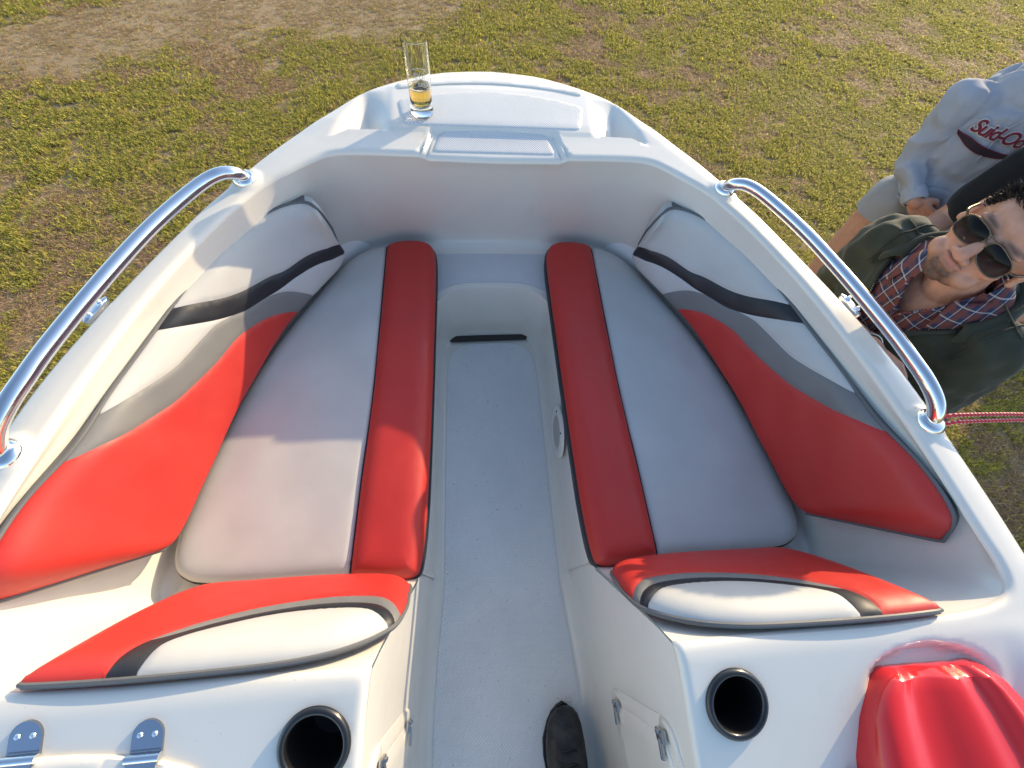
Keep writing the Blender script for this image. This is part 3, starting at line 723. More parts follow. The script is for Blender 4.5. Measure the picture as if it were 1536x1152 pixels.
a_ = np.linspace(0, 2*math.pi, 48, endpoint=False); wv = .004*np.sin(3*a_+1)+.002*np.sin(7*a_)
ri = [[(.0280*math.cos(t), .0280*math.sin(t), .0678) for t in a_], [(.0280*math.cos(t), .0280*math.sin(t), .0700) for t in a_], [((.0235-q)*math.cos(t), (.0235-q)*math.sin(t), .0692) for t, q in zip(a_, wv)], [((.0225-q)*math.cos(t), (.0225-q)*math.sin(t), .0682) for t, q in zip(a_, wv)]]
obj('foam_ring', *grid(ri, close_v=True), FOAM, glass, sharp=60)
# the rubbed print on the side facing aft: broken pale strokes, no longer legible
PRN = mat('rubbed_print', (.62, .60, .52), .6)
def strokes(name, segs, z0, wdt):
    mb = MB()
    for pts in segs:
        q = []
        for a, b in pts:
            ph = -math.pi/2+.10+a; r = float(np.interp(z0+b, [.05, .11, H], [.0292, .0310, .0332]))+.0002; q.append((r*math.cos(ph), r*math.sin(ph), z0+b))
        mb.add(*tube(spline(q, 4) if len(q) > 2 else np.array(q), wdt, 6))
    mb.build(name, PRN, glass)
strokes('print', [[(.30, .012), (.16, .016), (.06, .008), (.14, .000), (.30, .002), (.30, .008), (.20, .008)], [(-.40, .0), (-.32, .014), (-.24, .0)], [(.46, .015), (.46, 0)], [(.46, .015), (.62, .015)], [(.46, .008), (.58, .008)], [(-.12, .0), (-.12, .013), (.0, .010)], [(-.5, .020), (-.1, .024), (.35, .022), (.62, .018)]], .100, .0008)
strokes('print', [[(-.05, 0), (-.05, .009), (.04, .006), (.04, .0)], [(.12, .0), (.17, .010), (.22, 0)], [(.30, .010), (.30, .0), (.40, .0), (.40, .010)], [(.58, .009), (.48, .007), (.50, .0), (.58, .002)], [(.66, .0), (.66, .010)], [(.74, 0), (.74, .010)], [(.66, .005), (.74, .005)]], .082, .0007)

# ------------------------------------------------------------------ black boot of whoever stands in the walkway
BOOT = mat('black_leather', (.014, .014, .014), .55); bump(BOOT, noise(BOOT, 60, 5), .5, .004); 
basecol(BOOT, ramp(BOOT, noise(BOOT, 28, 5, .7), [(.40, (.008, .008, .008)), (.66, (.040, .041, .036))]))
bt = tag(empty('boot', (.136, -.262, G+.003)), 'black lace-up boot standing on the boat sole in the walkway', 'boot')
def foot_ring(y, w, z0, z1, sk=0, n=24, p=2.6):
    r = []
    for t in np.linspace(0, 2*math.pi, n, endpoint=False):
        c, s_ = math.cos(t), math.sin(t)
        r.append((sk+.5*w*abs(c)**(2/p)*math.copysign(1, c), y, (z0+z1)/2+.5*(z1-z0)*abs(s_)**(2/p)*math.copysign(1, s_)))
    return r
up = [(.004, .022, .024, .040, .012), (-.001, .046, .020, .050, .010), (-.012, .070, .018, .060, .007), (-.032, .088, .016, .070, .004), (-.065, .099, .016, .082, .001), (-.10, .100, .016, .098, 0), (-.135, .092, .016, .120, 0), (-.165, .086, .016, .150, 0), (-.20, .084, .016, .175, 0), (-.24, .080, .016, .185, 0), (-.28, .070, .016, .180, 0), (-.298, .040, .03, .15, 0)]
V, F = grid([foot_ring(*u) for u in up], close_v=True); F += [tuple(range(24)), tuple(range(11*24, 12*24))[::-1]]
ub = obj('upper', V, F, BOOT, bt, sharp=60)
sole_p = [(.010, .006), (.004, .036), (-.010, .066), (-.03, .086), (-.065, .103), (-.10, .104), (-.15, .090), (-.21, .086), (-.27, .078), (-.300, .05), (-.306, .01)]
L = np.array([(.5*w_+.004*(1-min(1, -y*8)) if y > -.05 else .5*w_, y) for y, w_ in sole_p]); R2 = np.array([(-.5*w_+.012*max(0, 1+y*14) if y > -.07 else -.5*w_, y) for y, w_ in sole_p])
ring = np.vstack([L, R2[::-1]]); V, F = grid([np.column_stack([ring, np.zeros(len(ring))]), np.column_stack([ring*1.0, np.full(len(ring), .022)])], close_v=True); F += [tuple(range(len(ring)))[::-1], tuple(range(len(ring), 2*len(ring)))]
obj('sole', V, F, mat('boot_rubber', (.010, .010, .010), .8), bt)
shaft = [[(.044*math.cos(t), -.225+.052*math.sin(t), z) for t in np.linspace(0, 2*math.pi, 24, endpoint=False)] for z in (.13, .17, .21, .25)]
obj('shaft', *grid(shaft, close_v=True), BOOT, bt)
LACE = mat('boot_lace', (.02, .02, .02), .8)
for y, z in ((-.075, .089), (-.10, .101), (-.125, .116), (-.15, .136)):
    obj('lace', *tube(spline([(-.026, y+.008, z-.009), (-.008, y, z+.001), (.010, y+.004, z+.001), (.027, y-.006, z-.009)], 4), .0028, 8), LACE, bt)
for s in (): obj('lace', *tube(spline([(0, -.075, .090), (s*.014, -.062, .088), (s*.024, -.050, .082), (s*.012, -.044, .081), (s*.003, -.066, .089)], 4), .0024, 8), LACE, bt)

# ------------------------------------------------------------------ red and white rope tied to the starboard rail
ROPE = mat('red_white_rope', (.7, .1, .1), .8)
tc = coords(ROPE, 'UV'); sx = node(ROPE, 'ShaderNodeSeparateXYZ'); link(ROPE, tc, sx.inputs[0])
f1 = math_(ROPE, 'SINE', math_(ROPE, 'ADD', math_(ROPE, 'MULTIPLY', sx.outputs[0], 420.0), math_(ROPE, 'MULTIPLY', sx.outputs[1], 6.2832)))
f2 = math_(ROPE, 'SINE', math_(ROPE, 'SUBTRACT', math_(ROPE, 'MULTIPLY', sx.outputs[0], 420.0), math_(ROPE, 'MULTIPLY', sx.outputs[1], 12.566)))
hh = math_(ROPE, 'MULTIPLY', f1, f2)
basecol(ROPE, ramp(ROPE, hh, [(.48, (.62, .045, .05)), (.56, (.74, .68, .62))])); bump(ROPE, hh, .6, .002)
def rope_strand(P, r=.0042, segs=8):
    V, F = tube(P, r, segs, caps=False); s_ = np.r_[0, np.cumsum(np.linalg.norm(np.diff(P, axis=0), axis=1))]
    return V, F, s_, segs
rope = tag(empty('rope', (.866, .272, G+.69)), 'thin doubled red and white rope pulled tight from the gunwale beside the rail foot', 'rope')
off = np.array([.866, .272, G+.69])
def rope_part(P):
    P = np.array(P, float)+np.array([0, 0, G])-off; P = resample(spline(P, 8), .006); V, F = tube(P, .0042, 8, caps=False)
    o = obj('strand', V, F, ROPE, rope, sharp=None); me = o.data; uv = me.uv_layers.new(name='UVMap'); n = len(P)
    s_ = np.r_[0, np.cumsum(np.linalg.norm(np.diff(P, axis=0), axis=1))]
    for p in me.polygons:
        for li in p.loop_indices:
            vi = me.loops[li].vertex_index; ring_i, k = divmod(vi, 8); kk = k/8
            ks = [me.loops[q].vertex_index % 8 for q in p.loop_indices]
            if k == 0 and max(ks) == 7: kk = 1.0
            uv.data[li].uv = (s_[ring_i], kk)
rope_part([(.900, .268, .640), (.903, .266, .664), (.93, .265, .672), (1.05, .262, .678), (1.25, .258, .670), (1.6, .250, .655), (2.1, .24, .63)])
rope_part([(.898, .280, .640), (.902, .280, .666), (.93, .278, .676), (1.05, .272, .683), (1.25, .262, .676), (1.6, .238, .660), (2.1, .22, .635)])
# ------------------------------------------------------------------ people
from mathutils import noise as mnoise
A3 = lambda *p: np.array(p, float)
def capsule(p0, r0, p1, r1, segs=20, cap=6):
    p0, p1 = A3(*p0), A3(*p1); d = p1-p0; L = np.linalg.norm(d)
    if L < 1e-6: d = A3(0, 0, 1); L = 1e-6
    t = d/L; P, Rr = [], []
    for a in np.linspace(-math.pi/2, 0, cap): P.append(p0+t*r0*math.sin(a)); Rr.append(max(r0*math.cos(a), 1e-4))
    for a in np.linspace(0, math.pi/2, cap): P.append(p1+t*r1*math.sin(a)); Rr.append(max(r1*math.cos(a), 1e-4))
    a = A3(0, 0, 1) if abs(t[2]) < .9 else A3(1, 0, 0); n = np.cross(a, t); n /= np.linalg.norm(n); b = np.cross(t, n)
    an = np.linspace(0, 2*math.pi, segs, endpoint=False)
    rings = [[p+r*(n*math.cos(q)+b*math.sin(q)) for q in an] for p, r in zip(P, Rr)]
    V, F = grid(rings, close_v=True); m = len(P); F.append(tuple(range(segs))[::-1]); F.append(tuple((m-1)*segs+k for k in range(segs))); return V, F
def ellip(c, r, R=None, n=20, pw=2.0):
    V = []; th = np.linspace(0, math.pi, n//2+2)[1:-1]; ph = np.linspace(0, 2*math.pi, n, endpoint=False)
    f = lambda q: math.copysign(abs(q)**(2/pw), q)
    for t in th: V.append([(r[0]*f(math.sin(t))*f(math.cos(p)), r[1]*f(math.sin(t))*f(math.sin(p)), r[2]*f(math.cos(t))) for p in ph])
    V, F = grid(V, close_v=True); m = len(th); F = [q[::-1] for q in F]
    V = np.vstack([V, [(0, 0, r[2]), (0, 0, -r[2])]]); a, b = len(V)-2, len(V)-1
    F += [(a, k, (k+1) % n) for k in range(n)]+[(b, (m-1)*n+(k+1) % n, (m-1)*n+k) for k in range(n)]
    if R is not None: V = V@np.asarray(R, float).T
    return V+A3(*c), F
def chain(pts, rad): return [capsule(pts[k], rad[k], pts[k+1], rad[k+1]) for k in range(len(pts)-1)]
def fuse(pieces, voxel=.005, smooth=4, fac=.5):
    """union of closed pieces as one continuous skin; returns vertices, faces and normals"""
    mb = MB()
    for V, F in pieces: mb.add(V, F)
    me = bpy.data.meshes.new('tmp'); me.from_pydata([tuple(v) for v in np.vstack(mb.V)], [], mb.F)
    o = bpy.data.objects.new('tmp', me); COL.objects.link(o)
    r = o.modifiers.new('r', 'REMESH'); r.mode = 'VOXEL'; r.voxel_size = voxel
    s = o.modifiers.new('s', 'SMOOTH'); s.iterations = smooth; s.factor = fac
    dg = bpy.context.evaluated_depsgraph_get(); dg.update(); ev = o.evaluated_get(dg); m2 = ev.to_mesh()
    n = len(m2.vertices); V = np.empty(n*3, np.float32); m2.vertices.foreach_get('co', V); N = np.empty(n*3, np.float32); m2.vertices.foreach_get('normal', N)
    F = [tuple(p.vertices) for p in m2.polygons]; ev.to_mesh_clear()
    bpy.data.objects.remove(o); bpy.data.meshes.remove(me)
    return V.reshape(-1, 3).astype(float), F, N.reshape(-1, 3).astype(float)
def folds(V, N, amp, f, seed, stretch=(1, 1, .55)):
    """cloth folds: ridged noise along the surface normal"""
    out = np.empty(len(V)); st = np.array(stretch)*f
    for k, v in enumerate(V*st+seed):
        q = Vector(v); out[k] = (1-abs(mnoise.noise(q))*2.2)+.5*mnoise.noise(q*2.3)
    return V+N*(amp*(out-.35))[:, None]
def keepf(V, F, mask):
    """drop faces whose centre is masked out"""
    c = np.array([V[list(f)].mean(0) for f in F]); m = mask(c); F2 = [f for f, k in zip(F, m) if k]
    used = sorted({i for f in F2 for i in f}); mp = {i: k for k, i in enumerate(used)}
    return V[used], [tuple(mp[i] for i in f) for f in F2]
def vcol(o, name, C):
    c = np.ones((len(C), 4), np.float32); c[:, :3] = C; a = o.data.color_attributes.new(name, 'FLOAT_COLOR', 'POINT'); a.data.foreach_set('color', c.ravel())
def cloth(name, col, rough=.85, wv=1400, st=.25, var=.8):
    m = mat(name, col, rough, spec=.2); n = bump(m, noise(m, wv, 2, .5), st, .0008)
    basecol(m, ramp(m, noise(m, 7, 6, .65), [(.3, tuple(c*var for c in col)), (.68, col)])); bsdf(m).inputs['Sheen Weight'].default_value = .15; return m
SKIN = mat('skin', (.45, .25, .17), .45, spec=.4)
vc = node(SKIN, 'ShaderNodeVertexColor', layer_name='skin_tone')
basecol(SKIN, mix(SKIN, ramp(SKIN, noise(SKIN, 60, 4, .6), [(.35, (0, 0, 0)), (.7, (.35, .35, .35))]), vc.outputs['Color'], (.40, .17, .11)))
bump(SKIN, noise(SKIN, 350, 3), .12, .001); bsdf(SKIN).inputs['Subsurface Weight'].default_value = .08; bsdf(SKIN).inputs['Subsurface Radius'].default_value = (.012, .004, .002); bsdf(SKIN).inputs['Subsurface Scale'].default_value = .6
TONE = A3(.58, .305, .205)
def hand(w, d, nrm, side, curl=.5, thumb=.5, sz=1.0, spread=.06):
    """pieces of a hand: wrist point w, pointing along d, back of the hand facing nrm; side +1 puts the thumb on +cross"""
    d = A3(*d)/np.linalg.norm(d); n = A3(*nrm); n -= d*np.dot(n, d); n /= np.linalg.norm(n); s = np.cross(d, n)*side; w = A3(*w)
    P = lambda a, b, c: w+sz*(d*a+s*b+n*c)
    out = chain([P(-.008, 0, 0), P(.01, 0, 0)], [.026*sz, .025*sz])
    for b, L in ((.028, .088), (.009, .092), (-.010, .088), (-.028, .080)): out += chain([P(.012, b*.7, 0), P(L*.92, b, 0)], [.0135*sz, .0115*sz])
    for k, (b, l, r) in enumerate(((.029, .072, .0088), (.0095, .080, .0090), (-.0105, .074, .0086), (-.0295, .058, .0078))):
        p = P(.086-.003*abs(k-1), b, 0); ang = 0; pts = [p]; rad = [r*sz*1.05]
        for seg, (fr, cu) in enumerate(((.45, .9), (.32, 1.15), (.23, .8))):
            ang += curl*cu*(1+.08*k); dd = d*math.cos(ang)-n*math.sin(ang)+s*(spread*(1.2-k)*.6)*(1 if seg == 0 else .5); dd /= np.linalg.norm(dd); p = p+dd*l*fr*sz; pts.append(p); rad.append(r*sz*(1-.07*(seg+1)))
        out += chain(pts, rad)
    t0 = P(.022, .026, -.004); t1 = P(.055, .050, -.014-.01*thumb); t2 = P(.082, .054-.014*thumb, -.024-.014*thumb); t3 = P(.104, .050-.022*thumb, -.034-.016*thumb)
    out += chain([t0, t1, t2, t3], [.0155*sz, .0125*sz, .0098*sz, .0085*sz]); return out
def head_pieces(T, neck=True):
    """T maps head coordinates (x = person's right, y = forwards, z = up, eye height 0) to local ones"""
    e = lambda c, r: (T(ellip((0, 0, 0), r, n=28)[0]+A3(*c)), ellip((0, 0, 0), r, n=28)[1])
    cp = lambda a, ra, b, rb: (lambda q: (T(q[0]), q[1]))(capsule(a, ra, b, rb))
    ps = [e((0, -.016, .030), (.0765, .098, .088)), e((0, .025, .040), (.064, .066, .055)), e((0, .026, -.030), (.062, .064, .084)), e((0, .032, -.078), (.050, .050, .038)), e((0, .068, -.098), (.022, .020, .017)),
          e((0, .0, -.055), (.064, .05, .05))]
    for s in (1, -1):
        ps += [e((s*.042, .055, -.028), (.024, .024, .020)), e((s*.028, .078, .020), (.027, .013, .010)), e((s*.0135, .1005, -.040), (.0098, .012, .0085)), e((s*.034, .050, -.070), (.026, .030, .024)),
               e((s*.0775, -.006, -.004), (.0085, .019, .031)), e((s*.083, -.013, .010), (.007, .014, .019)), e((s*.080, .000, -.028), (.007, .010, .010)), e((s*.031, .079, -.003), (.013, .009, .010))]
    ps += [cp((0, .083, .010), .0095, (0, .114, -.032), .0125), e((0, .112, -.037), (.0150, .0135, .0105)), e((0, .0885, -.0575), (.0265, .0105, .0056)), e((0, .0880, -.0690), (.022, .0110, .0064)), e((0, .080, -.083), (.022, .012, .010)),
           cp((0, -.028, -.06), .054, (0, -.052, -.18), .058)]
    return ps if neck else ps[:-1]
def skin_cols(V, Ti=None, beard=True):
    C = np.tile(TONE, (len(V), 1))
    if Ti is not None:
        h = Ti(V); x, y, z = h[:, 0], h[:, 1], h[:, 2]; inh = (z > -.125)
        lip = np.exp(-((x/.022)**4+((z+.0625)/.0085)**4))*(y > .07); C += (A3(.42, .13, .105)-C)*(.75*lip)[:, None]
        ck = np.exp(-(((np.abs(x)-.042)/.022)**2+((z+.03)/.022)**2))*(y > .03); C += (A3(.55, .22, .155)-C)*(.45*ck)[:, None]
        ns = np.exp(-((x/.014)**2+((z+.036)/.014)**2))*(y > .09); C += (A3(.55, .21, .15)-C)*(.4*ns)[:, None]
        if beard:
            st = sstep(-.045, -.085, z)*sstep(.0, .03, y)*inh*.28; C += (A3(.17, .11, .085)-C)*st[:, None]
            g = np.exp(-((x/.031)**4+((z+.096)/.027)**4))*(y > .03)*(z > -.135); g = np.maximum(g, np.exp(-(((np.abs(x)-.034)/.016)**2+((z+.104)/.013)**2))*.75*inh); C += (A3(.030, .021, .016)-C)*(.96*g)[:, None]
            mu = np.exp(-((x/.026)**4+((z+.050)/.0045)**2))*(y > .075); C += (A3(.12, .075, .055)-C)*(.45*mu)[:, None]
            br = np.exp(-(((np.abs(x)-.030)/.018)**4+((z-.024)/.005)**2))*(y > .06); C += (A3(.04, .028, .02)-C)*(.85*br)[:, None]
    return C
HAIR = mat('dark_hair', (.030, .026, .022), .45, spec=.5)
def hair(name, T, parent, n=5200, L=(.014, .030), front=.062, seed=2, m=None):
    r = np.random.default_rng(seed); c, R3 = A3(0, -.016, .030), A3(.0765, .098, .088)*1.012; mb = MB()
    q = r.normal(size=(n*3, 3)); q /= np.linalg.norm(q, axis=1)[:, None]; p = c+q*R3
    line = np.interp(p[:, 1], [-.12, -.05, .0, .03, .055, .085], [-.055, -.035, .005, .020, front-.006, front]); k = p[:, 2] > line; p, q = p[k][:n], q[k][:n]
    ln = r.uniform(*L, len(p))*np.interp(p[:, 2], [-.05, .03, .08], [.35, .6, 1.15])
    dirs = q*1.0+A3(0, .35, .35)+r.normal(0, .33, (len(p), 3)); dirs /= np.linalg.norm(dirs, axis=1)[:, None]
    sd = np.cross(dirs, r.normal(size=(len(p), 3))); sd /= np.linalg.norm(sd, axis=1)[:, None]; w = .0011
    a, b, t = p-sd*w-q*.004, p+sd*w-q*.004, p+dirs*ln[:, None]; mid = p+dirs*(ln*.5)[:, None]+q*.002
    V = np.stack([a, b, mid+sd*w*.8, mid-sd*w*.8, t], 1).reshape(-1, 3); F = []
    for i in range(len(p)): j = 5*i; F += [(j, j+1, j+2, j+3), (j+3, j+2, j+4)]
    mb.add(T(V), F)
    # scalp cap under the strands
    th = np.linspace(0, math.pi, 40); ph = np.linspace(0, 2*math.pi, 56, endpoint=False); cv = []
    for t_ in th: cv.append([c+A3(math.sin(t_)*math.cos(f), math.sin(t_)*math.sin(f), math.cos(t_))*R3*1.002 for f in ph])
    Vc, Fc = grid(cv, close_v=True); ce = np.array([Vc[list(f)].mean(0) for f in Fc]); ok = ce[:, 2] > np.interp(ce[:, 1], [-.12, -.05, .0, .03, .055, .085], [-.05, -.03, .01, .026, front-.002, front+.004])
    mb.add(T(Vc), [f for f, g_ in zip(Fc, ok) if g_])
    return mb.build(name, m or HAIR, parent, sharp=None)
def headT(c, yaw, pitch, roll=0, sc=1.0):
    R = np.array((Matrix.Rotation(R_(yaw), 3, 'Z') @ Matrix.Rotation(R_(pitch), 3, 'X') @ Matrix.Rotation(R_(roll), 3, 'Y')))*sc; c = A3(*c)
    return (lambda V: np.asarray(V, float)@R.T+c), (lambda V: (np.asarray(V, float)-c)@R/sc**2)
def person(loc, face_az, label, zs=1.0):
    o = empty('person', (loc[0], loc[1], 0)); o.scale = (1, 1, zs); o.rotation_euler = (0, 0, R_(face_az-90)); return tag(o, label, 'person', 'men standing beside the boat')
def legs_pieces(hip=.88, sp=.10, fr=.0):
    ps = []
    for s in (1, -1): ps += chain([(s*sp*.9, 0, hip), (s*sp, .015+fr, .48), (s*sp*1.05, -.01, .09)], [.088, .058, .042])+[capsule((s*sp*1.05, -.02, .045), .042, (s*sp*1.15, .13, .032), .032)]
    return ps+[ellip((0, 0, .93), (.155, .105, .12))]
def trousers(name, m, parent, hem=.08, sp=.10, wide=1.15, seed=4, hip=.88):
    ps = [ellip((0, 0, .94), (.150, .115, .13))]
    for s in (1, -1): ps += chain([(s*sp*.85, 0, hip), (s*sp, .02, .5), (s*sp*1.05, 0, hem)], [.104*wide**.3, .080*wide, .070*wide])
    V, F, N = fuse(ps, .012, 4); V = folds(V, N, .008, 9, seed); V, F = keepf(V, F, lambda c: c[:, 2] > hem-.03); return obj(name, V, F, m, parent, sharp=None)
def shoes(parent, sp=.10, col=(.05, .045, .04)):
    m = mat('shoe_leather', col, .6)
    for s in (1, -1):
        V, F, N = fuse([capsule((s*sp*1.05, -.055, .048), .046, (s*sp*1.12, .06, .044), .046), capsule((s*sp*1.12, .06, .044), .045, (s*sp*1.2, .165, .034), .034), capsule((s*sp*1.05, -.04, .05), .045, (s*sp*1.05, -.02, .10), .046)], .010, 3)
        V[:, 2] = np.maximum(V[:, 2], .002); obj('shoe', V, F, m, parent, sharp=None)

# ---- the man in sunglasses and a dark green jacket at the starboard gunwale
p1 = person((1.170, .655), 191.8, 'man in sunglasses, dark green zip jacket and open plaid shirt leaning at the boat side', 1.04)
def w2l(o, p):   # a point given beside the boat, in the person's own coordinates
    a = -(o.rotation_euler.z); d = A3(*p)+A3(0, 0, G)-A3(*o.location); return A3(d[0]*math.cos(a)-d[1]*math.sin(a), d[0]*math.sin(a)+d[1]*math.cos(a), d[2]/o.scale.z)
T1_, T1i_ = headT((-.010, .090, 1.530), 8, 13, -11, 1.03)
ANI = A3(1.10, 1, .94)
T1 = lambda V: T1_(np.asarray(V, float)*ANI); T1i = lambda V: T1i_(V)/ANI
sR, sL = A3(.188, .0, 1.325), A3(-.170, .0, 1.318)
eR, hR = w2l(p1, (1.115, .845, .33)), w2l(p1, (.945, .512, .555))
eL, hL = w2l(p1, (1.235, .405, .26)), w2l(p1, (.985, .330, .45))
hdR, hdL = w2l(p1, (.905, .40, .615))-hR, w2l(p1, (.93, .40, .56))-hL
bodyp = head_pieces(T1, False)+[capsule(T1(A3(0, -.034, -.05)), .056, (-.004, .002, 1.345), .062), ellip((0, -.01, 1.24), (.165, .10, .16)), ellip((0, 0, 1.04), (.145, .095, .17)), capsule((-.15, -.005, 1.325), .052, (.15, -.005, 1.325), .052), capsule((-.05, 0, 1.345), .045, (.05, 0, 1.345), .045), ellip((0, .022, 1.28), (.12, .06, .08))]
bodyp += chain([sR, eR, hR], [.05, .04, .027])+chain([sL, eL, hL], [.05, .04, .027])
bodyp += hand(hR, hdR, (-.2, .2, 1), 1, .35, .3)+hand(hL, hdL, (-.2, .2, 1), -1, .4, .3)+legs_pieces()
V, F, N = fuse(bodyp, .0032, 2, .4)
b1 = obj('body', V, F, SKIN, p1, sharp=None); vcol(b1, 'skin_tone', skin_cols(V, T1i))
hair('hair', T1, p1)
JK = cloth('olive_jacket', (.050, .057, .039), .8, 1100, .35, .6)
JSEAM = mat('jacket_seam', (.030, .034, .022), .8)
jp = [ellip((0, -.015, 1.215), (.208, .150, .20)), ellip((0, -.005, 1.02), (.195, .142, .22)), ellip((0, 0, .86), (.19, .14, .12)), capsule((-.140, -.015, 1.318), .072, (.155, -.015, 1.322), .074), capsule((-.06, -.03, 1.375), .062, (.06, -.03, 1.375), .062)]
jp += chain([sR, eR, eR+.78*(hR-eR)], [.078, .064, .048])+chain([sL, eL, eL+.85*(hL-eL)], [.078, .064, .046])
V, F, N = fuse(jp, .007, 5); V = folds(V, N, .014, 13, 13.1, (1, 1, .9))
opw = lambda z: np.interp(z, [.9, 1.1, 1.25, 1.30, 1.34, 1.42], [.012, .028, .050, .085, .122, .13])
ocx = lambda z: np.interp(z, [.9, 1.1, 1.4], [-.01, 0, .008])
def jmask(c): return ~((c[:, 1] > .02) & (np.abs(c[:, 0]-ocx(c[:, 2])) < opw(c[:, 2])) & (c[:, 2] > .8)) & ~((np.hypot(c[:, 0]*.95, c[:, 1]+.005) < .078) & (c[:, 2] > 1.36))
V, F = keepf(V, F, jmask); jk = obj('jacket', V, F, JK, p1, sharp=None); jm = jk.modifiers.new('thick', 'SOLIDIFY'); jm.thickness = .006; jm.offset = -1
# stand collar, folded outwards at the front
cr_ = []
for k, a in enumerate(np.linspace(R_(-122), R_(122), 40)):   # 0 = nape
    x_, y_ = .112*math.sin(a), .010-.096*math.cos(a); fr = abs(a)/R_(122); o_2 = A3(math.sin(a), -math.cos(a), 0)
    zb = 1.388-.070*fr**2; hgt = .058-.010*fr
    pz = [(0, 0), (.005, hgt*.55), (.010+.010*fr, hgt), (.017+.014*fr, hgt+.001), (.024+.022*fr, hgt*.72), (.028+.030*fr, hgt*.30)]
    cr_.append([A3(x_, y_, zb)+o_2*q+A3(0, 0, h_)+.003*math.sin(7*a+h_*60)*o_2 for q, h_ in pz])
V, F = grid(cr_); cl1 = obj('collar', V, F, JK, jk, sharp=None); sm_ = cl1.modifiers.new('thick', 'SOLIDIFY'); sm_.thickness = .006
# zip edges
ZIP = mat('zip_teeth', (.55, .52, .45), .3, metal=1)
def surf_y(Vs, x, z):
    d = np.hypot(Vs[:, 0]-x, Vs[:, 2]-z)+np.where(Vs[:, 1] < 0, 9, 0); k = np.argsort(d)[:6]; return Vs[k, 1].max()
Vj = np.empty(len(jk.data.vertices)*3, np.float32); jk.data.vertices.foreach_get('co', Vj); Vj = Vj.reshape(-1, 3)
for s in (1, -1):
    zz = np.linspace(.94, 1.345, 26); P = np.array([(ocx(z)+s*(opw(z)+.004), surf_y(Vj, ocx(z)+s*(opw(z)+.008), z)+.003, z) for z in zz]); P[1:-1] = (P[:-2]+P[1:-1]*2+P[2:])/4
    obj('facing', *tube(P, .0075, 8), JSEAM, jk, sharp=None)
    tm = MB()
    for q in resample(P, .006): tm.add(*box(q+A3(-s*.006, .003, 0), (.005, .004, .0032)))
    tm.build('zip', ZIP, jk)
# sewn seams of the jacket: shoulder and sleeve
def drape(pts, Vs, up=.002):
    out = []
    for p in pts: k = np.argmin(((Vs-p)**2).sum(1)); out.append(Vs[k]+(Vs[k]-A3(0, 0, Vs[k][2]))*0+A3(0, 0, up))
    out = np.array(out); out[1:-1] = (out[:-2]+2*out[1:-1]+out[2:])/4; return out
for s in (1, -1):
    obj('seam', *tube(drape([A3(s*.165, .10*math.cos(a), 1.33+.085*math.sin(a)) for a in np.linspace(-.4, math.pi+.4, 24)], Vj), .0022, 6), JSEAM, jk, sharp=None)
    obj('seam', *tube(drape([A3(s*q, .02-.02*q, 1.44-.30*(q-.08)) for q in np.linspace(.09, .20, 14)], Vj), .0022, 6), JSEAM, jk, sharp=None)
    obj('pocket_flap', *(lambda q: (q[0], q[1]))(box((s*.115, surf_y(Vj, s*.115, 1.17)+.003, 1.17), (.09, .010, .045), b=.004)), JK, jk, sharp=None)
# plaid shirt with an open collar
PL = mat('plaid_shirt', (.2, .1, .08), .85, spec=.2); pc = coords(PL); sx = node(PL, 'ShaderNodeSeparateXYZ'); link(PL, pc, sx.inputs[0])
def band(sock, per, w, ph=0.0):
    f = math_(PL, 'FRACT', math_(PL, 'ADD', math_(PL, 'MULTIPLY', sock, 1/per), ph)); return math_(PL, 'LESS_THAN', f, w)
diag = math_(PL, 'ADD', sx.outputs[0], math_(PL, 'MULTIPLY', sx.outputs[1], .5))
c0 = mix(PL, .0, (.055, .06, .10), (.05, .06, .10))
c1 = mix(PL, math_(PL, 'MULTIPLY', band(diag, .030, .42), .65), (.035, .042, .085), (.20, .060, .038))
c2 = mix(PL, math_(PL, 'MULTIPLY', band(sx.outputs[2], .030, .42, .2), .55), c1, (.17, .052, .035))
c3 = mix(PL, math_(PL, 'MULTIPLY', band(diag, .030, .08, .45), .5), c2, (.60, .56, .50)); c4 = mix(PL, math_(PL, 'MULTIPLY', band(sx.outputs[2], .030, .08, .62), .5), c3, (.60, .56, .50)); basecol(PL, c4); bump(PL, noise(PL, 1200, 2), .2, .0006)
shp = [ellip((0, -.005, 1.23), (.178, .118, .185)), ellip((0, 0, 1.03), (.165, .112, .2)), capsule((-.14, -.008, 1.335), .060, (.14, -.008, 1.335), .060), capsule((-.07, -.006, 1.382), .056, (.07, -.006, 1.382), .056), ellip((0, .045, 1.295), (.135, .070, .09)), capsule((-.06, .01, 1.385), .045, (.06, .01, 1.385), .045), ellip((0, .045, 1.345), (.105, .078, .085))]
V, F, N = fuse(shp, .006, 5); V = folds(V, N, .004, 14, 5.0)
vw = lambda z: np.interp(z, [1.290, 1.304, 1.37, 1.44], [0, .005, .046, .062])
V, F = keepf(V, F, lambda c: ~((c[:, 1] > .0) & (np.abs(c[:, 0]+.014) < vw(c[:, 2])) & (c[:, 2] > 1.290)) & ~((np.hypot(c[:, 0]*.95, c[:, 1]-.024) < .070) & (c[:, 2] > 1.37)))
sh1 = obj('shirt', V, F, PL, p1, sharp=None); Vs1 = V
